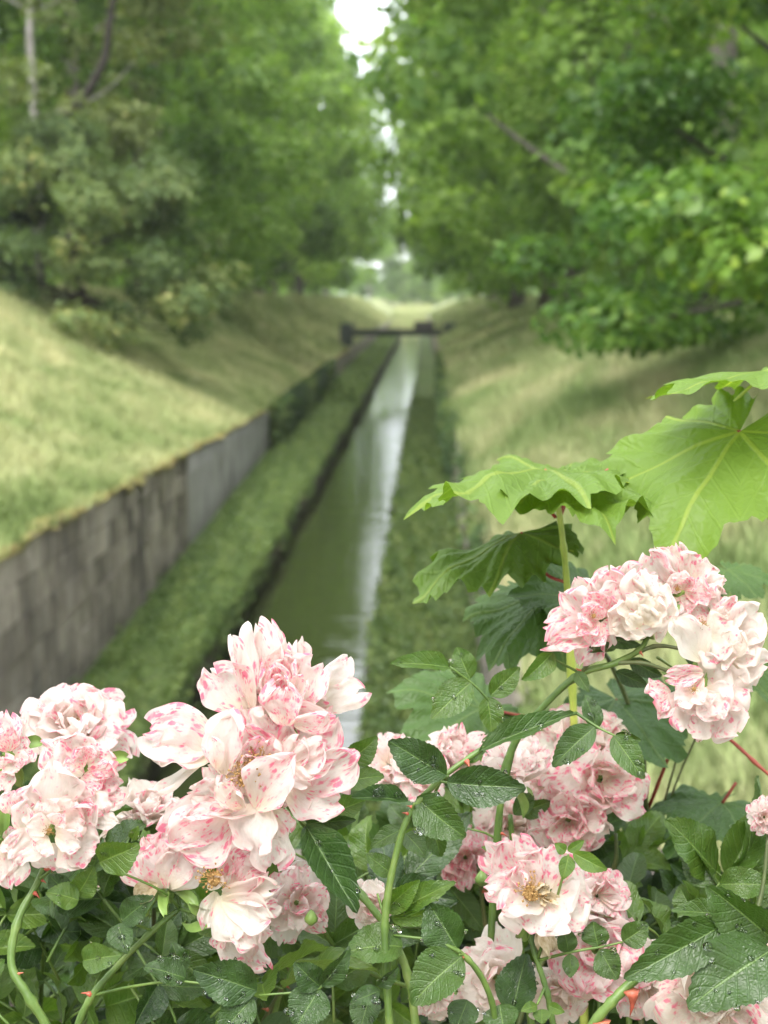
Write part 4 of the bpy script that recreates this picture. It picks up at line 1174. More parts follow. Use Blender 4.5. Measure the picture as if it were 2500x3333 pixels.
# middle bloom
d0 = .802
o = bloom_part(c1, q_of(z2, 830, 1130, d0 + .014), cam_vec(.1, .2, 1), .013, 5, 2, 'middle bloom, wide open with brown stamens')
hand_petals(o, z2, d0, [
    (560, 900, 85, 815, 370, -9, -3, -12, .35, -.5, .55, .05, .15), (520, 1040, 125, 960, 270, -7, -5, 14, .5, -.5, .12, .15, .05), (500, 1050, 150, 1280, 105, -7, -2, 48, .4, .1, .1, .2, 0),
    (1000, 1010, 1390, 720, 430, -7, 0, 14, .35, -.25, .60, .05, .35), (940, 980, 960, 735, 330, -6, -3, 0, .5, .2, .40, .1, .6), (1040, 1190, 1570, 985, 280, -4, 2, 30, .35, -.9, .5, .05, .1),
    (840, 1020, 600, 740, 330, -11, -8, 8, .4, -.3, .35, .1, .3), (920, 1000, 1150, 680, 330, -11, -8, -8, .4, -.3, .35, .1, .5), (780, 1160, 500, 1090, 330, -9, -6, 0, .4, -.4, .25, .1, .2), (960, 1200, 1250, 1240, 330, -9, -5, 8, .4, -.4, .3, .1, .2), (900, 1230, 900, 1420, 300, -8, -4, 0, .4, -.4, .3, .1, .2),
    (820, 1090, 770, 780, 300, -4, 2, 18, .6, .25, .65, .1, .6), (1050, 1200, 1440, 1360, 390, -2, 4, -10, .3, -.3, .40, .05, .15), (1030, 1090, 1420, 1040, 280, -1, 6, -18, .4, -.5, .35, .05, .12),
    (620, 1150, 660, 690, 270, 3, 12, -28, .55, -.8, .08, .1, .1), (690, 1130, 880, 900, 190, 2, 12, 36, .7, .3, .50, .1, .5), (560, 1100, 520, 900, 120, 8, 16, 20, .8, -1.2, .1, .3, .1),
    (930, 1080, 990, 880, 200, 0, 6, -8, .6, .3, .25, .15, .7), (1080, 1130, 1170, 900, 190, 4, 11, -10, .5, .4, .18, .1, .15), (1100, 1120, 1290, 960, 200, 5, 12, 14, .5, -.3, .2, .1, .1), (800, 1100, 770, 1010, 120, 6, 14, 10, .9, .6, .3, .2, .7),
    (850, 1400, 1130, 1000, 330, 10, 24, -20, .45, -.6, .42, .0, .05), (1060, 1090, 1230, 1230, 140, 8, 12, 10, .6, -.6, .1, .1, .1)], 2)
a, p, q = axes(cam_vec(-.1, .3, 1))
put('stamens', ME_STA, o, basis(q_of(z2, 885, 1085, d0 - .006), p, q, a, .0135)); put('stamens', ME_STA, o, basis(q_of(z2, 770, 1175, d0 - .008), p, q, a, .0115))
# lower bloom
d0 = .797
o = bloom_part(c1, q_of(z2, 740, 1380, d0 + .016), cam_vec(-.2, -.3, 1), .012, 4, 3, 'lowest bloom, its broad petals spilling down')
hand_petals(o, z2, d0, [
    (700, 1440, 190, 1560, 380, -8, -3, 10, .35, -.5, .55, .0, .05), (620, 1260, 370, 1270, 260, -8, -3, -14, .5, -.4, .2, .05, .55), (960, 1400, 1075, 1600, 260, -6, -3, 14, .4, -.6, .35, .05, .1),
    (780, 1300, 980, 1200, 300, -11, -8, 0, .4, -.3, .3, .1, .4), (760, 1420, 560, 1640, 320, -9, -5, 0, .4, -.3, .3, .1, .2), (820, 1450, 700, 1700, 280, -8, -4, 0, .4, -.4, .3, .0, .1),
    (760, 1240, 590, 1110, 280, -6, 0, 12, .5, .25, .15, .05, .8), (940, 1440, 960, 1790, 330, -5, 2, -8, .35, -.4, .25, .0, .05),
    (700, 1400, 330, 1660, 520, -2, 6, -14, .35, -.55, .62, .0, .12), (770, 1300, 780, 1150, 230, 0, 4, 0, .7, .3, .4, .1, .8), (850, 1420, 520, 1430, 200, 2, 11, 30, .6, -.4, .5, .05, .35),
    (880, 1340, 820, 1690, 360, 3, 9, 8, .35, -.55, .10, .0, .1), (730, 1400, 570, 1260, 170, 8, 17, 18, .9, .6, .2, .9, .1), (760, 1390, 690, 1260, 140, 9, 17, -30, .9, .4, .3, .7, .3), (690, 1420, 300, 1480, 150, 8, 13, 38, .7, -.4, .35, .0, .2)], 3)
leaf(c1, [(650, 1770, .826), (700, 1776, .82)], [(662, 1778, 770, 1770, 42, .82, .81, 15, .06, .35, -.5, .2)], seed=1)
leaf(c1, [(650, 1770, .826), (662, 1782, .80)], [(660, 1782, 772, 1972, 96, .80, .775, -10, .05, .5, -.3, .2)], seed=2, drops=8)
leaf(c1, [(650, 1770, .826), (690, 1700, .84), (745, 1680, .85)], [(745, 1650, 815, 1590, 62, .85, .85, 20, .42), (740, 1690, 830, 1675, 58, .85, .85, -15, .45), (700, 1760, 790, 1730, 60, .86, .86, 0, .6)], seed=3)
leaf(c1, [(832, 2000, .805), (960, 2005, .80), (1010, 2010, .79)], [(832, 1965, 905, 1900, 55, .80, .79, 10, .7, .4, -.3, .2), (850, 1975, 985, 1905, 58, .80, .79, -20, .55), (845, 1985, 965, 1960, 40, .80, .79, 30, .7)], seed=4, drops=4)

# 2: lower left branch with the drooping white bloom
rt = foot(150, 2212, .80, -.02)
c2 = spray('rose cane with a nodding white bloom, its brown heart bare, under the largest cluster', rt)
cane_stem(c2, [rt, Q(140, 2500, .81), (165, 2225, .81), (200, 2150, .81), (255, 2085, .81), (330, 2010, .812), (388, 1962, .815)], .0034, .0018, thorn=3, seed=5)
cane_stem(c2, [(388, 1962, .815), (384, 1935, .815), (378, 1918, .815)], .0015, .0018); cane_stem(c2, [(388, 1962, .815), (430, 1975, .81), (470, 1990, .808), (492, 1992, .806)], .0016, .0014)
z1 = lambda x, y: (.422 * x, 2200 + .422 * y)
d0 = .808
o = bloom_part(c2, q_of(z1, 1290, 1640, d0 + .006), cam_vec(-.2, .95, .2), .010, 5, 4, 'bloom seen from its side, one petal dried')
hand_petals(o, z1, d0, [
    (1250, 1480, 1120, 1250, 190, -8, -4, 10, .6, -.8, .6, .1, .4), (1280, 1480, 1270, 1220, 190, -7, -3, -14, .6, -.9, .7, .1, .5), (1220, 1600, 905, 1440, 210, -6, 2, -10, .5, -.6, .75, 0, .1),
    (1300, 1640, 1560, 1350, 330, -4, 2, -16, .5, -.4, .3, 0, .05), (1250, 1640, 1210, 1310, 400, 0, 8, 8, .5, .2, .45, .0, .1), (1300, 1640, 1400, 1340, 300, 3, 8, -6, .5, .1, .25, .0, .05), (1290, 1480, 1350, 1300, 130, 0, 5, 0, .8, .3, .4, .2, .2)], 4)
b_, t_ = z1(1215, 1610), z1(1055, 1765)
put('petal', petal_mesh(771, .9, .3, -.4, .08, .2, mat=M_dry), o, frame(PX(*b_, d0 - .003), PX(*t_, d0 - .008), .014, 20))['label'] = 'dried cream petal'
z5 = lambda x, y: (.7535 * x, 2600 + .7535 * y)
d0 = .80
o = bloom_part(c2, q_of(z5, 945, 470, d0 + .012), cam_vec(.5, -.75, .4), .010, 5, 5, 'nodding white bloom with pink tips')
hand_petals(o, z5, d0, [
    (980, 380, 1085, 225, 200, -6, 0, 10, .5, -.4, .85, 0, .4), (1010, 390, 1140, 290, 170, -5, 1, -12, .5, -.5, .6, 0, .4), (960, 330, 990, 240, 90, -5, 0, 0, .6, .2, .9, 0, .5),
    (1040, 600, 1150, 735, 135, -8, -5, 10, .4, -.5, .45, 0, .05), (980, 560, 1050, 690, 190, -6, -2, -12, .5, -.3, .3, 0, .3), (970, 580, 935, 650, 75, -5, -2, 20, .6, -.3, .8, 0, .3), (1080, 560, 1170, 560, 120, -5, 0, 10, .5, -.6, .2, 0, .2),
    (1060, 470, 1195, 455, 120, -4, 3, 24, .6, -.7, .25, .1, .2), (930, 400, 890, 540, 120, -2, 6, -22, .5, -.5, .05, .5, 0), (960, 400, 1180, 385, 130, 0, 9, 14, .5, -.4, .05, .35, .0),
    (950, 420, 1010, 590, 180, 3, 11, -10, .5, -.5, .04, .4, .0), (960, 440, 1150, 500, 180, 4, 12, 16, .5, -.5, .04, .3, .0), (1000, 540, 1110, 620, 150, 3, 10, 0, .6, -.5, .2, 0, .25), (900, 390, 960, 330, 60, 4, 10, 10, .6, .2, .1, .5, 0)], 5)
a, p, q = axes(cam_vec(-.15, .35, 1)); put('stamens', ME_STA, o, basis(q_of(z5, 928, 345, d0 - .006), p, q, a, .0115))
leaf(c2, [(388, 1962, .815), (350, 1925, .80), (215, 1865, .79)], [(215, 1862, 300, 1822, 88, .788, .782, 18, .55, .25, -.4, -.5), (205, 1858, 178, 1800, 40, .795, .795, 10, .5), (285, 1812, 300, 1785, 26, .795, .79, 0, .6)], seed=6, drops=4)
leaf(c2, [(200, 2150, .81), (290, 2130, .80), (400, 2120, .79), (548, 2150, .785)], [(555, 2140, 418, 2092, 100, .785, .775, -8, .04, .2, -.3, .2), (548, 2155, 472, 2240, 78, .785, .775, 8, .1), (400, 2112, 310, 2090, 62, .79, .785, 20, .08), (395, 2100, 370, 2035, 50, .80, .80, 10, .08)], seed=7, drops=10)
leaf(c2, [(330, 2010, .812), (262, 1985, .80)], [(262, 1990, 335, 1935, 62, .80, .795, -10, .06), (255, 1995, 275, 2060, 60, .80, .79, 10, .1), (180, 2075, 265, 2060, 66, .80, .79, -5, .5)], seed=8, drops=5)

# 3: left cluster
rt = foot(40, 2212, .79, -.03)
c3 = spray('thick rose cane with crowded pink-spotted blooms, cut off by the left edge', rt)
cane_stem(c3, [rt, Q(120, 2450, .79), (105, 2230, .785), (60, 2150, .785), (25, 2085, .79), (40, 1985, .80), (85, 1900, .81), (110, 1830, .82)],   .0038, .0024, thorn=5, seed=7, size=.007)
set_bloom(c3, z1, 60, 590, .815, (.1, .45, .85), [(160, 500, 190, 345, 80, .1, .5), (60, 560, 40, 280, 330, .75, .05, .4), (110, 620, 235, 560, 220, .6), (60, 580, 50, 400, 230, .95, 0, .6), (60, 700, 20, 620, 210, .7), (110, 650, 225, 640, 150, .5), (60, 680, 130, 745, 170, .4), (80, 720, 20, 880, 180, .5)], 31, None, 'bloom with the deepest pink streaks')
set_bloom(c3, z1, 640, 740, .806, (.25, .5, .8), [(650, 650, 740, 505, 200, .45), (620, 660, 620, 465, 260, .35), (600, 660, 470, 500, 290, .30), (640, 760, 345, 570, 300, .5), (680, 700, 870, 640, 250, .7), (680, 900, 930, 870, 250, .5), (680, 760, 920, 790, 340, .92, 0, .3), (700, 920, 870, 1015, 260, .25), (640, 770, 780, 870, 270, .85, 0, .3), (660, 660, 600, 550, 190, .6, .1, .6), (660, 660, 680, 560, 150, .6, .1, .6), (640, 710, 555, 620, 200, .75, .1, .5), (690, 900, 780, 1040, 230, .25)], 32)
set_bloom(c3, z1, 390, 1180, .792, (.05, .1, 1), [(60, 1060, 110, 890, 210, .65), (640, 1080, 920, 1130, 150, .1, .3, .1), (560, 1050, 640, 830, 260, .2), (180, 1030, 235, 845, 230, .55), (470, 1060, 400, 700, 470, .06, .15, .35), (600, 1030, 680, 930, 170, .4), (450, 1150, 690, 1040, 280, .15), (430, 1290, 400, 1500, 380, .25, .05, .1), (470, 1260, 750, 1300, 360, .30, .05, .1), (480, 1280, 640, 1450, 320, .22, .05, .1), (480, 1130, 570, 970, 320, .08, .2), (160, 1220, 190, 990, 190, .3), (400, 1140, 290, 980, 320, .15, .1), (350, 1210, 55, 1310, 220, .2), (380, 1250, 90, 1410, 250, .25), (430, 1190, 640, 1110, 230, .2), (370, 1180, 200, 1150, 220, .12, .2), (430, 1230, 620, 1280, 200, .08, .4), (420, 1150, 480, 1060, 170, .4, .1, .5), (370, 1260, 300, 1350, 220, .2)], 33, (380, 1195, 9, 55), 'wide pale bloom with a brown heart', step=1.0)
set_bloom(c3, z1, 40, 1250, .80, (-.2, -.4, .9), [(30, 1260, 150, 1230, 170, .5), (40, 1290, 15, 1570, 240, .3), (70, 1300, 105, 1645, 260, .35), (30, 1270, 110, 1330, 160, .4)], 34)
leaf(c3, [(85, 1900, .81), (110, 1880, .80)], [(165, 1935, 205, 1870, 60, .80, .795, 10, .55), (150, 1930, 105, 1890, 50, .80, .80, -8, .1), (170, 1945, 100, 1925, 62, .795, .79, 14, .55)], seed=9, drops=4)
# 4: two soft blooms behind it
rt = foot(240, 2212, .95, -.05)
c4 = spray('rose cane behind the left cluster, its two pale blooms a little out of focus', rt)
cane_stem(c4, [rt, (250, 2240, .95), (262, 2000, .95), (270, 1850, .94), (235, 1760, .93), (180, 1620, .93)], .003, .0018)
cane_stem(c4, [(270, 1850, .94), (300, 1800, .93), (312, 1775, .92)], .002, .0014)
bloom(c4, 165, 1575, .93, 225, (.1, .75, .7), 'double', .32, .15, .35, 41, True, squash=.82)
bloom(c4, 318, 1752, .91, 150, (.1, .85, .55), 'side', .15, .35, .3, 42, True)
bloom(c4, 240, 1790, .92, 70, (-.2, .7, .6), 'open', .05, .8, .1, 43, True)
leaf(c4, [(270, 1850, .94), (310, 1720, .93)], [(310, 1720, 335, 1690, 38, .93, .93, 0, .15), (240, 1820, 275, 1890, 40, .9, .9, 10, .5)], seed=10)

# 5: arching leafy shoot in the middle
rt = foot(840, 2230, .79, .02)
c5 = spray('arching bloomless rose shoot with wet dark leaves, rising through the middle of the bush', rt)
cane_stem(c5, [rt, Q(850, 2420, .79), (835, 2100, .785), (832, 1985, .785), (850, 1870, .785), (885, 1760, .785), (950, 1685, .785), (1035, 1622, .79), (1130, 1568, .80), (1245, 1540, .81)], .0034, .0013, thorn=5, seed=9)
leaf(c5, [(960, 1683, .785), (968, 1676, .78)], [(964, 1674, 838, 1602, 92, .778, .77, -12, .05, .18, -.4, .3)], seed=11, drops=10)
leaf(c5, [(950, 1688, .785), (966, 1690, .78)], [(966, 1690, 1136, 1705, 94, .778, .768, 10, .05, .2, -.3, .2)], seed=12, drops=10)
leaf(c5, [(890, 1755, .785), (895, 1735, .78)], [(882, 1730, 758, 1722, 42, .78, .775, 28, .05, .45, -.5, .3), (900, 1722, 1005, 1810, 92, .785, .78, 12, .22, .3, -.3, -.4)], seed=13, drops=8)
leaf(c5, [(1035, 1622, .79), (1045, 1612, .785)], [(1035, 1622, 1238, 1538, 56, .785, .79, -24, .18, .3, -.5, .3)], seed=14, drops=6)
leaf(c5, [(1245, 1540, .81), (1290, 1570, .805), (1330, 1590, .80)], [(1285, 1570, 1192, 1655, 66, .80, .795, 10, .2, .25, -.4, -.2), (1325, 1590, 1392, 1682, 64, .80, .79, -8, .32), (1290, 1575, 1262, 1500, 46, .815, .82, 14, .12), (1330, 1585, 1385, 1600, 30, .81, .81, 20, .3)], seed=15, drops=5)
leaf(c5, [(832, 1985, .785), (815, 1930, .79)], [(850, 1890, 790, 1845, 48, .80, .80, 10, .35), (875, 1800, 920, 1850, 50, .80, .79, -15, .25), (870, 1790, 800, 1830, 44, .80, .80, 18, .25)], seed=16)
leaf(c5, [(950, 1690, .79), (700, 1900, .80)][:1] + [(925, 1745, .80)], [(925, 1745, 955, 1850, 70, .81, .81, 20, .3)], seed=17)

# 6: upper right cluster
rt = foot(1060, 2212, .88, .06)
c6 = spray('rose cane bearing the round white and pink cluster below the big yellow-green leaf', rt)
cane_stem(c6, [rt, (1060, 2240, .88), (1068, 1900, .87), (1105, 1620, .86), (1172, 1528, .85), (1255, 1455, .845), (1330, 1432, .845), (1385, 1400, .85), (1400, 1370, .855)], .0034, .0020, thorn=3, seed=11)
cane_stem(c6, [(1330, 1432, .845), (1390, 1432, .84), (1470, 1460, .84)], .0017, .0014, M_stem_d); cane_stem(c6, [(1255, 1455, .845), (1275, 1425, .84), (1290, 1380, .84)], .0017, .0014, M_stem_d); cane_stem(c6, [(1370, 1412, .85), (1420, 1395, .85), (1490, 1405, .845)], .0017, .0014, M_stem_d)
z3 = lambda x, y: (1750 + .452 * x, 1750 + .452 * y)
set_bloom(c6, z3, 440, 570, .845, (-.3, .2, .95), [(700, 330, 835, 262, 70, .4), (600, 420, 640, 205, 170, .4), (560, 430, 745, 205, 200, .35), (470, 520, 420, 240, 240, .3, .3), (520, 510, 520, 245, 260, .45), (440, 540, 270, 295, 200, .5), (430, 570, 155, 405, 240, .4), (430, 600, 75, 615, 260, .8), (500, 620, 510, 800, 120, .2), (470, 640, 430, 870, 190, .55), (460, 560, 610, 370, 240, .45), (420, 650, 75, 760, 250, .75), (450, 640, 325, 925, 220, .55), (480, 570, 370, 430, 210, .9, 0, .6), (500, 560, 520, 420, 170, .7, 0, .6), (430, 590, 320, 530, 180, .8, 0, .5), (470, 600, 530, 690, 180, .6, 0, .4), (440, 600, 270, 690, 200, .85, 0, .4), (460, 640, 400, 760, 180, .7, 0, .4), (450, 590, 420, 500, 130, .8, 0, .7)], 61, (405, 565, 14, 40), 'small dense bloom, pinkest of the cluster', step=1.0)
set_bloom(c6, z3, 1040, 370, .856, (.2, .4, .85), [(1030, 370, 860, 85, 200, .3), (1050, 350, 975, 50, 220, .3), (1080, 340, 1180, 150, 260, .6), (1020, 390, 810, 130, 270, .35, 0, .4), (1100, 350, 1310, 250, 230, .12), (1100, 370, 1350, 330, 220, .1), (1090, 400, 1350, 425, 220, .2), (1000, 430, 960, 575, 180, .5), (1080, 410, 1290, 520, 320, .45, 0, .6), (1030, 420, 1100, 545, 220, .75), (1040, 370, 1050, 235, 190, .08), (1060, 390, 1230, 370, 220, .5), (1040, 380, 960, 310, 150, .4, 0, .5), (1060, 360, 1130, 290, 130, .7, 0, .5)], 62, (1005, 372, 10, 42))
set_bloom(c6, z3, 750, 590, .832, (.05, -.2, .95), [(760, 560, 720, 290, 280, .08, .6), (740, 560, 630, 310, 280, .06, .7), (800, 560, 890, 330, 300, .05, .6), (850, 570, 950, 440, 280, .05, .6), (660, 600, 490, 540, 260, .04, .8), (840, 620, 935, 640, 230, .03, .7), (700, 640, 560, 640, 200, .03, .8), (780, 610, 810, 712, 360, .08, .5, .1), (720, 640, 660, 680, 200, .05, .7), (740, 590, 690, 430, 260, .02, .95, .1), (800, 590, 850, 430, 230, .02, .95, .1), (700, 600, 630, 450, 190, .02, .9, .1), (800, 620, 890, 540, 170, .02, .9, .1), (780, 620, 730, 500, 180, .02, 1, .1), (790, 630, 810, 520, 150, .02, 1, .1), (740, 640, 660, 570, 130, .02, 1, .1)], 63, None, 'creamy white cupped bloom', step=1.0)
set_bloom(c6, z3, 1260, 720, .835, (.4, .4, .8), [(1300, 660, 1410, 440, 170, .6), (1300, 690, 1450, 470, 260, .2, .2), (1340, 700, 1590, 540, 330, .06, .2), (1260, 680, 1330, 520, 150, .15, .5), (1380, 760, 1645, 700, 310, .04, .15), (1400, 900, 1550, 1075, 230, .02, .15), (1390, 890, 1645, 930, 290, .02, .15), (1360, 820, 1590, 800, 280, .03, .3), (1250, 760, 1410, 600, 300, .03, .6, .1), (1360, 860, 1490, 690, 230, .03, .7, .1), (1200, 710, 1310, 890, 240, .02, .2, .05), (1190, 880, 1000, 580, 290, .03, .2, .05), (1320, 850, 1440, 870, 200, .05, .4, .1), (1380, 860, 1470, 760, 140, .02, .9, .1)], 64, (1180, 630, 8, 60), 'white bloom with a bare brown heart', step=1.1)
set_bloom(c6, z3, 1180, 1110, .828, (.05, -.1, 1), [(1200, 1030, 1360, 930, 320, .1, .1), (1260, 1060, 1525, 1100, 370, .05, .2), (1240, 1150, 1515, 1260, 350, .05), (1160, 1400, 1165, 1462, 60, .5), (1220, 1170, 1430, 1390, 330, .2), (1180, 1180, 1260, 1435, 310, .2), (960, 1120, 810, 1150, 270, .98, 0, .5, 10, -.3), (980, 1150, 875, 1310, 130, .8, 0, .4), (1150, 1180, 1080, 1385, 320, .15), (1110, 1160, 990, 1290, 290, .12), (1190, 1000, 1010, 1100, 220, .5, 0, .6), (1190, 970, 905, 1005, 160, .95, 0, .5), (1190, 1100, 1380, 1190, 290, .2), (1180, 1130, 1310, 1300, 270, .25), (1150, 1130, 1120, 1285, 270, .1), (1160, 1110, 1240, 1230, 220, .1), (1110, 1120, 1010, 1180, 180, .1, .1, .4), (1160, 1090, 1190, 1170, 150, .1, .1, .6)], 65, (1125, 1090, 13, 45), 'pale bloom with two vivid pink petals', step=1.0)
leaf(c6, [(1255, 1455, .845), (1190, 1420, .84)], [(1195, 1408, 1128, 1470, 48, .84, .835, -14, .5, .4, -.6, -.4), (1245, 1450, 1272, 1495, 30, .84, .835, 0, .25), (1330, 1400, 1262, 1408, 26, .84, .84, 30, .2), (1290, 1370, 1385, 1395, 34, .855, .85, 10, .15)], seed=18)
leaf(c6, [(1420, 1420, .86), (1450, 1440, .87)], [(1360, 1425, 1430, 1460, 40, .87, .87, 10, .1), (1480, 1420, 1540, 1440, 34, .87, .87, 0, .15), (1330, 1450, 1400, 1480, 36, .87, .87, 10, .08)], seed=19)

# 7: light compound leaf, upper middle
leaf(c6, [(1105, 1600, .862), (1078, 1548, .855), (1035, 1490, .85), (972, 1440, .845)], [
    (972, 1442, 842, 1434, 46, .845, .84, 30, .45, .3, -.6, -.2), (1016, 1466, 985, 1398, 60, .848, .85, -8, .42, .2, -.3, .1), (1018, 1474, 930, 1552, 78, .848, .84, 12, .45, .15, -.3, .1),
    (1060, 1502, 1122, 1440, 56, .85, .85, 10, .45, .15, -.2, .1), (1052, 1505, 1062, 1582, 56, .852, .85, -14, .48, .3, -.4, .2)], seed=20, drops=4)

# 8: soft blooms massed right of the middle
rt = foot(1150, 2212, .93, .05)
c8 = spray('rose cane with a mass of soft peach and pink blooms behind the arching shoot', rt)
cane_stem(c8, [rt, (1150, 2240, .93), (1118, 2000, .925), (1108, 1840, .915), (1102, 1760, .91)], .0034, .002, M_stem)
cane_stem(c8, [(1118, 2000, .925), (1180, 1860, .95), (1240, 1740, .96), (1260, 1660, .97)], .0026, .0016)
bloom(c8, 985, 1640, .95, 150, (-.1, .8, .6), 'side', .35, .2, .5, 81, False)
bloom(c8, 1115, 1665, .91, 165, (.1, .95, .35), 'side', .12, .1, .35, 82, False, sepals=5, label='pale bloom seen from the side with its green sepals')
bloom(c8, 1262, 1608, 1.0, 195, (.1, .7, .7), 'double', .45, .8, .35, 83, False, squash=.8)
bloom(c8, 1295, 1682, .94, 225, (.3, .1, .9), 'open', .60, .35, .3, 84, False, squash=.62)
bloom(c8, 1228, 1770, .935, 175, (-.2, -.2, .9), 'open', .60, .35, .3, 85, False, squash=.9)
bloom(c8, 1185, 1700, .97, 120, (-.2, .1, .9), 'open', .4, .35, .3, 86, False)
bloom(c8, 840, 1655, 1.02, 140, (-.2, .6, .7), 'open', .2, .15, .5, 87, False)
bloom(c8, 905, 1680, 1.0, 120, (.2, .6, .7), 'open', .2, .2, .6, 88, False)
bloom(c8, 1005, 1852, 1.0, 125, (-.1, .0, 1), 'open', .95, .1, .4, 89, False)
bloom(c8, 1100, 1790, 1.02, 150, (.1, .1, 1), 'double', .15, .4, .4, 90, False)
leaf(c8, [(1108, 1840, .915), (1050, 1800, .90), (1010, 1790, .90)], [(1110, 1760, 1150, 1710, 44, .92, .93, 10, .35), (1090, 1850, 1040, 1830, 26, .9, .9, 20, .65), (1115, 1850, 1145, 1835, 22, .9, .9, 0, .7), (1120, 1755, 1190, 1730, 46, .93, .93, 24, .4)], seed=21)

# 9: withering open bloom in the middle right
rt = foot(1190, 2212, .80, .02)
c9 = spray('rose cane holding one wide withering bloom with shrivelled brown and cream heart', rt)
cane_stem(c9, [rt, Q(1205, 2450, .81), (1196, 2225, .81), (1178, 2130, .81), (1160, 2075, .812), (1142, 2012, .815)], .0027, .0019, thorn=0, seed=12)
z7 = lambda x, y: (1100 + .8439 * x, 2700 + .8439 * y)
d0 = .802
o = bloom_part(c9, q_of(z7, 760, 290, d0 + .012), cam_vec(.1, .5, .9), .011, 5, 9, 'withering open bloom')
hand_petals(o, z7, d0, [
    (740, 240, 580, 80, 170, -12, -8, 10, .5, -.4, .4, .1, .2), (760, 230, 660, 50, 210, -9, -3, -8, .5, .1, .62, .05, .25), (790, 230, 800, 70, 250, -8, -2, 6, .4, -.2, .60, 0, .05),
    (820, 270, 975, 265, 250, -5, 2, -14, .4, -.4, .12, .35, .05), (720, 230, 565, 215, 150, -3, 6, -12, .6, -.7, .5, 0, .3), (740, 240, 700, 130, 120, -2, 8, 30, .7, .3, .25, .1, .5), (700, 260, 690, 150, 90, 0, 9, -20, .7, .5, .4, .1, .4),
    (790, 280, 640, 310, 170, 4, 12, 30, .5, -.5, .2, .1, .1), (780, 260, 745, 400, 290, 3, 16, 8, .4, -.55, .18, .0, .02), (820, 270, 910, 330, 230, 3, 12, -10, .4, -.6, .12, .05, .02)], 9)
a, p, q = axes(cam_vec(.1, .55, 1)); put('stamens', ME_STA, o, basis(q_of(z7, 745, 245, d0 - .006), p, q, a, .012))
for i, (bx, by, tx, ty, w_) in enumerate(((770, 240, 840, 270, .006), (760, 235, 820, 215, .005), (780, 250, 815, 275, .005), (750, 235, 790, 205, .005), (800, 350, 815, 480, .012), (790, 350, 850, 470, .009))):
    put('petal', petal_mesh(790 + i, 1.0, .8, .8, .1, .2, mat=M_dry), o, frame(q_of(z7, bx, by, d0 - (.006 if i < 4 else -.008)), q_of(z7, tx, ty, d0 - (.010 if i < 4 else -.004)), w_, 20 * i))['label'] = 'shrivelled petal'
leaf(c9, [(1160, 2075, .812), (1200, 1950, .80), (1228, 1846, .79)], [(1238, 1842, 1312, 1878, 42, .785, .78, 16, .75, .2, -.5, -.2), (1228, 1848, 1216, 1900, 36, .788, .785, -10, .65), (1226, 1838, 1262, 1815, 24, .79, .79, 12, .7), (1222, 1840, 1198, 1822, 26, .79, .79, 0, .7)], seed=22)
leaf(c9, [(1160, 2075, .812), (1240, 2055, .80), (1300, 2045, .80), (1345, 2035, .80)], [(1228, 2056, 1218, 1995, 46, .80, .795, 8, .15, .15, -.3, .1), (1292, 2044, 1282, 1990, 62, .80, .80, -10, .22, .15, -.3, .1), (1232, 2060, 1232, 2112, 38, .80, .795, -10, .28, .15, -.3, .1), (1296, 2050, 1335, 2115, 64, .80, .795, 10, .22, .2, -.3, -.1), (1345, 2034, 1400, 1995, 60, .81, .81, 10, .3)], seed=23, drops=5)
leaf(c9, [(1178, 2130, .81), (1160, 2170, .80)], [(1160, 2172, 1125, 2185, 26, .80, .795, 10, .7), (1185, 2172, 1220, 2185, 26, .80, .795, 10, .7), (1170, 2180, 1172, 2212, 40, .80, .795, 0, .55)], seed=24)
leaf(c9, [(1178, 2130, .81), (1170, 2100, .83)], [(1105, 2190, 1140, 2060, 92, .83, .84, -12, .05, .3, -.3, .2)], seed=25, drops=5)

# 10: thick thorny cane, lower right
rt = foot(1265, 2250, .77, -.02)
c10 = spray('thick rose cane with big red thorns and three large rain-beaded leaves', rt)
cane_stem(c10, [rt, Q(1225, 2400, .77), (1275, 2225, .765), (1330, 2155, .765), (1385, 2105, .77), (1455, 2050, .775), (1560, 1995, .78), (1665, 2030, .79)], .0043, .002, seed=13)
pts_ = [Q(1365, 2128, .762), Q(1300, 2195, .762)]
for i, pp in enumerate(pts_): put('thorn', ME_THORN, c10, basis(pp - UPV * .003, -RGT, -FWD, RGT * .45 - UPV * .9, (.013, .014)[i]))
leaf(c10, [(1560, 1995, .775), (1500, 2012, .77)], [(1562, 1998, 1345, 2110, 108, .77, .758, -10, .16, .2, -.5, -.3)], seed=26, drops=14)
leaf(c10, [(1665, 2030, .78), (1668, 2052, .765)], [(1668, 2050, 1487, 2180, 158, .765, .752, 10, .14, .18, -.3, -.1)], seed=27, drops=16)
leaf(c10, [(1665, 2030, .78), (1668, 2025, .77)], [(1672, 2030, 1528, 1912, 120, .77, .765, -24, .18, .35, -.3, .3)], seed=28, drops=12)
leaf(c10, [(1560, 1995, .78), (1575, 1960, .79)], [(1570, 1975, 1450, 1968, 54, .785, .78, 24, .3, .3, -.5, .3), (1530, 1990, 1450, 2000, 60, .79, .785, -14, .08)], seed=29, drops=5)
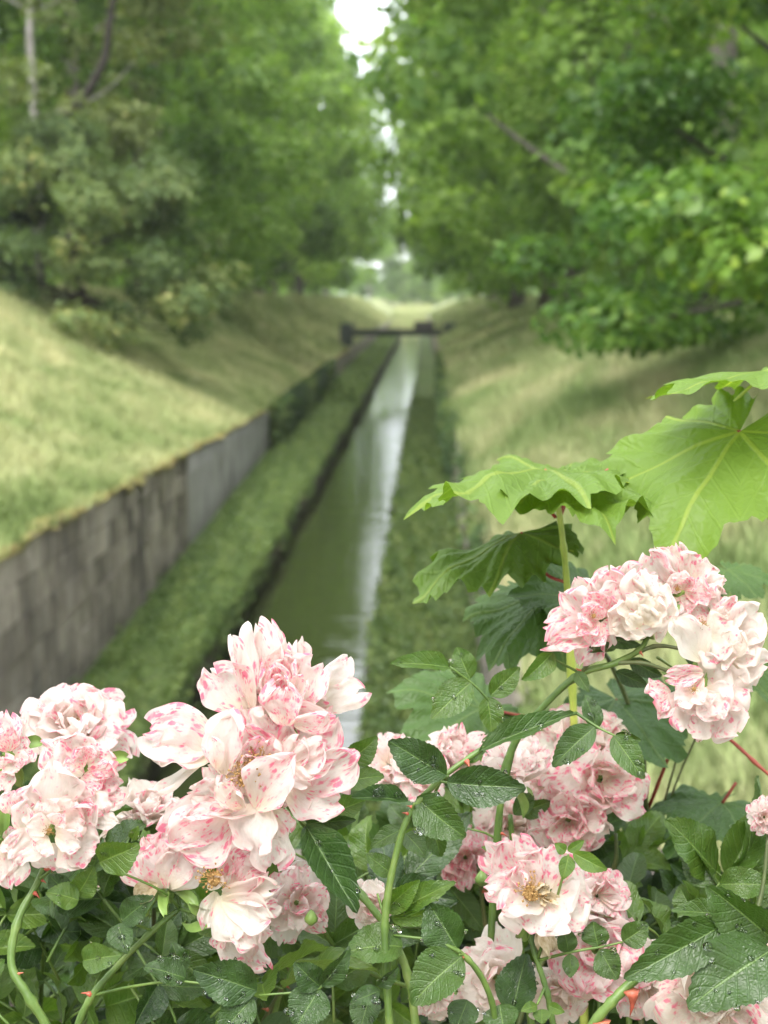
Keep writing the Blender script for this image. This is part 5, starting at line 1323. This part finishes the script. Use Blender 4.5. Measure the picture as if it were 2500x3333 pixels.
# 11: creamy fading blooms at the lower right
rt = foot(1560, 2250, .83, .04)
c11 = spray('rose cane with creamy fading blooms tucked behind the large rain-beaded leaves', rt)
cane_stem(c11, [rt, (1560, 2260, .84), (1555, 2180, .84), (1560, 2130, .84)], .003, .002)
bloom(c11, 1545, 2140, .822, 250, (-.15, .2, .95), 'double', .25, .85, .2, 111, False)
bloom(c11, 1625, 2065, .84, 150, (.1, .4, .9), 'double', .4, .9, .3, 112, False)
bloom(c11, 1395, 2125, .87, 160, (.2, -.1, .9), 'open', .1, .3, .2, 113, False)
bloom(c11, 1650, 1765, .86, 75, (.1, .2, 1), 'open', .35, .1, .2, 114, False)
cane_stem(c11, [(1560, 2130, .84), (1640, 1950, .85), (1660, 1800, .86)], .002, .0013, M_stem_d)
# 12: pale blooms low behind
rt = foot(1300, 2250, .97, .0)
c12 = spray('rose cane behind the withering bloom, its soft pink and white blooms half hidden', rt)
cane_stem(c12, [rt, (1300, 2260, .97), (1290, 2100, .97), (1285, 1950, .97)], .003, .0018)
bloom(c12, 1288, 1935, .86, 140, (.3, .1, .9), 'open', .45, .05, .45, 121, False)
bloom(c12, 1285, 2052, .86, 215, (.0, .3, .9), 'double', .50, .1, .65, 122, False)
bloom(c12, 1070, 2110, .865, 180, (-.1, .1, 1), 'open', .06, .35, .15, 123, False)
bloom(c12, 1205, 2140, .87, 140, (.1, -.2, 1), 'open', .08, .5, .2, 124, False)
bloom(c12, 640, 1950, .85, 150, (.25, .3, .9), 'open', .45, .2, .15, 125, False, sepals=5)
bloom(c12, 800, 1955, .84, 110, (.0, .2, 1), 'open', .15, .4, .2, 126, False)
bloom(c12, 935, 2150, .87, 110, (.0, -.2, 1), 'open', .1, .3, .2, 127, False)
cane_stem(c12, [(1290, 2100, .97), (1000, 2150, .95), (760, 2080, .9), (690, 2000, .87), (655, 1970, .86)], .0022, .0015)
cane_stem(c12, [(1285, 1950, .97), (1330, 1860, .95), (1330, 1800, .95)], .0022, .0014, M_stem_d)

# 13: leaves in the low middle
rt = foot(960, 2250, .80, .03)
c13 = spray('bloomless rose shoot low in the middle with broad glossy leaves on both sides', rt)
cane_stem(c13, [rt, (1075, 2260, .80), (1050, 2130, .79), (1000, 2062, .785), (940, 2030, .785)], .003, .0014, thorn=1, seed=17)
leaf(c13, [(1000, 2062, .785), (990, 2055, .78)], [(988, 2050, 925, 1950, 98, .785, .79, -12, .10, .4, -.3, .2)], seed=31, drops=7)
leaf(c13, [(1000, 2062, .785), (992, 2062, .78)], [(998, 2066, 888, 2170, 112, .78, .772, 14, .28, .3, -.4, -.3)], seed=32, drops=10)
leaf(c13, [(940, 2030, .785), (850, 2020, .79)], [(870, 2045, 745, 2060, 98, .79, .785, 30, .38, .2, -.9, -.4)], seed=33, drops=6)
leaf(c13, [(700, 2120, .79), (690, 2135, .785), (560, 2150, .785)], [(695, 2128, 755, 2045, 52, .785, .78, 30, .06), (690, 2130, 635, 2080, 66, .785, .78, -8, .05), (690, 2135, 640, 2225, 96, .785, .775, 6, .08), (820, 2140, 760, 2165, 44, .78, .775, 10, .06), (800, 2145, 780, 2230, 70, .80, .79, 12, .15), (815, 2130, 860, 2090, 34, .78, .775, 34, .06)], seed=34, drops=8)
leaf(c13, [(1000, 2062, .785), (960, 2100, .79)], [(1080, 2170, 1090, 2240, 80, .80, .79, 10, .2), (1010, 2160, 985, 2230, 70, .80, .79, 0, .12)], seed=35, drops=4)

# ---- the bush behind: leafy canes filling the lower part
fill = [('leafy rose cane deep in the bush under the left cluster', 60, -140), ('leafy rose cane deep in the bush under the nodding white bloom', 330, -60), ('leafy rose cane deep in the bush under the largest cluster', 560, -30),
        ('leafy rose cane deep in the bush behind the arching shoot', 860, 0), ('leafy rose cane deep in the bush below the soft peach blooms', 1130, 20), ('leafy rose cane deep in the bush behind the thorny lower right cane', 1390, 50), ('leafy rose cane deep in the bush at the right edge', 1620, 90)]
rf = random.Random(12)
TOP = lambda x: np.interp(x, [0, 120, 300, 420, 640, 760, 900, 1100, 1250, 1330, 1450, 1560, 1659], [1920, 1920, 1880, 1960, 1930, 1800, 1740, 1740, 1800, 1960, 1985, 1960, 1930])
for fi, (lab, x0, dx) in enumerate(fill):
    dd = rf.uniform(.93, 1.04); rt = foot(x0, 2250, dd); cn = spray(lab, rt)
    tops = [(x0 + rf.uniform(-120, 120), TOP(x0) + rf.uniform(30, 120)) for _ in range(3)]
    for k_, (tx, ty) in enumerate(tops):
        cane_stem(cn, [rt, (x0 + rf.uniform(-40, 40), 2260, dd), (x0 * .5 + tx * .5 + rf.uniform(-30, 30), ty * .5 + 1110, dd), (tx, ty, dd - .03)], .003, .0016, rf.choice((M_stem, M_stem_d, M_stem)), thorn=2, seed=fi * 5 + k_)
    for k_ in range(22):
        x = x0 + rf.uniform(-150, 150); y = rf.uniform(TOP(min(1659, max(0, x))) + 45, 2260)
        if 380 < x < 640 and 1990 < y < 2110 and rf.random() < .7: continue
        if 390 < x < 660 and y > 2140 and rf.random() < .6: continue
        dz = rf.uniform(1.03, 1.12) if (780 < x < 1440) else rf.uniform(.85, 1.08); b = Q(x, y, dz); a = rf.uniform(-.9, .9) + (0 if rf.random() < .7 else 3.1)
        dv = UPV * math.cos(a) * .75 + RGT * math.sin(a) - FWD * rf.uniform(-.5, .6)
        auto_leaf(cn, b, dv, rf.uniform(.07, .115), 700 + fi * 40 + k_, rf.choice((.05, .12, .2, .35, .5, .75)))
    for k_ in range(26):                                             # leaves deeper in the bush, coloured darker to stand for its shade
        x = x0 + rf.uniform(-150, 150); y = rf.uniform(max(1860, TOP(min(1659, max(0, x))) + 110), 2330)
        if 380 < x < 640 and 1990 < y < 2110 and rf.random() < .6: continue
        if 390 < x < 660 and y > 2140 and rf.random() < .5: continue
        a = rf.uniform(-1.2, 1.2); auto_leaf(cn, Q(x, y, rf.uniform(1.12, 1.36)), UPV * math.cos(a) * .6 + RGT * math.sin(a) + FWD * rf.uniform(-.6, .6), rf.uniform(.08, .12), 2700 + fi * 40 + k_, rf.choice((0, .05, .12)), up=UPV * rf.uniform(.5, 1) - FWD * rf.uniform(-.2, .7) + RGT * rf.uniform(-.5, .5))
# buds
for x, y, d, cn in ((672, 1985, .83, c12), (1040, 1900, .84, c8)):
    _b = MB(); pts = [Q(x, y + 14, d), Q(x, y + 6, d), Q(x, y - 2, d), Q(x, y - 12, d), Q(x, y - 20, d)]; _b.tube(pts, [.001, .0036, .0040, .0026, .0006], 8)
    put_mb('rosebud', _b, M_sep, cn)

# ---------------------------------------------------------------- sycamore saplings
rt = foot(1215, 2250, 1.02, .02)
s1 = tag(empty('sycamore_sapling', tuple(rt)), 'young sycamore shoot with bright yellow-green leaves on red stalks above the roses', 'sapling'); WM[s1.name] = Matrix.Translation(rt)
cane_stem(s1, [rt, (1262, 2250, 1.02), (1250, 1800, 1.0), (1232, 1400, .98), (1224, 1252, .97), (1216, 1170, .965), (1203, 1075, .96), (1198, 1055, .96)], .0040, .0022, M_yel)
syc_leaf(s1, (1598, 932, .93), (1418, 1150, .868), 20, .95, 1, .35, 1.02, [(1210, 1115, .964), (1240, 1060, .985), (1380, 985, 1.0), (1520, 945, .965)], nrm=UPV * .8 - FWD * .75, fold=.1)
syc_leaf(s1, (1180, 1015, .965), (975, 1008, .87), 0, .85, 2, .30, .85, [(1200, 1118, .964), (1175, 1085, .96), (1150, 1045, .962)], nrm=UPV * .99 + FWD * .02, fold=-.1, wavy=.06)
syc_leaf(s1, (1215, 1035, .95), (1330, 1080, .86), 0, .75, 3, .30, .9, [(1206, 1118, .964), (1222, 1080, .96), (1232, 1060, .955)], nrm=UPV * .98 - FWD * .10, fold=.1, wavy=.08)
syc_leaf(s1, (1205, 1030, .98), (1345, 985, 1.08), 0, .85, 4, .3, .7, None, nrm=UPV * .97 - FWD * .16)
syc_leaf(s1, (1215, 1028, .97), (1240, 965, 1.06), 0, .9, 5, .2, .8, None, nrm=UPV * .96 - FWD * .2)
syc_leaf(s1, (1650, 800, .93), (1448, 815, .86), 0, .9, 6, .1, .75, None, nrm=UPV * .99 + FWD * .03, fold=0, wavy=.03)
syc_leaf(s1, (1125, 1150, 1.0), (872, 1212, .96), 0, .55, 7, .4, .62, [(1222, 1258, .985), (1180, 1240, .99)], nrm=UPV * .97 - FWD * .16, fold=-.3, wavy=.08)
cane_stem(s1, [(1232, 1400, .98), (1420, 1200, 1.0), (1560, 900, .97), (1660, 800, .94)], .002, .0013, M_yel, name='side_shoot')
rt = foot(1420, 2250, 1.14, .05)
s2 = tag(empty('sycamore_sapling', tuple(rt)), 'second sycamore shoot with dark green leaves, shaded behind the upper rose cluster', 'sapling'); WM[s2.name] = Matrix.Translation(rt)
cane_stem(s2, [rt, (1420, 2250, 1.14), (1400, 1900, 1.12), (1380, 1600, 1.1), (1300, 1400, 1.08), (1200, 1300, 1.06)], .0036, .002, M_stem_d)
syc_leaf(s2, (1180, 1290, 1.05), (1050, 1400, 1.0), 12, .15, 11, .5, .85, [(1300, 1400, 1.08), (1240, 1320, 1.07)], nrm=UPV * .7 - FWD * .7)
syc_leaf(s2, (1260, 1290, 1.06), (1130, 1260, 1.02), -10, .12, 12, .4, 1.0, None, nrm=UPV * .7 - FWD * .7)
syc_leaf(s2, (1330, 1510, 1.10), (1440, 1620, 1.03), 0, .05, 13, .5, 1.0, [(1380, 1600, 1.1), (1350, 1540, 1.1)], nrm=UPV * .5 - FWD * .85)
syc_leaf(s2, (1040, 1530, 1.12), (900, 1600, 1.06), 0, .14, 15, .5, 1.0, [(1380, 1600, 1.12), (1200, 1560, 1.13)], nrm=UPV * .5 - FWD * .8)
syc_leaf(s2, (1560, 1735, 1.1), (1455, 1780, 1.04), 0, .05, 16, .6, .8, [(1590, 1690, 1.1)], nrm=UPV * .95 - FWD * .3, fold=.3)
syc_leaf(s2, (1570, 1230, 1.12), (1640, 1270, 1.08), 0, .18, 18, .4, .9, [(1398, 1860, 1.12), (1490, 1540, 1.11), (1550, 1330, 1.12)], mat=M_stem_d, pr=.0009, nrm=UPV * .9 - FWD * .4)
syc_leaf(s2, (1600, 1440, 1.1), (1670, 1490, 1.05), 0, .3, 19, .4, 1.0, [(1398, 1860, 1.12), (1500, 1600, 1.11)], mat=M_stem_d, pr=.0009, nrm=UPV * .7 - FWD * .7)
cane_stem(s2, [(1394, 1760, 1.115), (1490, 1560, 1.09), (1560, 1585, 1.06), (1640, 1655, 1.04), (1680, 1690, 1.03)], .0018, .0016, M_red, name='petiole')

# ---------------------------------------------------------------- damp summer air
t = NT("haze_air"); pv = t.n("ShaderNodeVolumePrincipled")
pv.inputs['Color'].default_value = (.95, .96, .93, 1); pv.inputs['Density'].default_value = .0004; pv.inputs['Anisotropy'].default_value = .2
t.l(pv.outputs[0], t.out.inputs['Volume'])
mb = MB(); mb.box((-420, -12, -1.6), (420, 720, 62)); tag(link('haze', mb.mesh('haze', t.m, False)), kind='stuff')
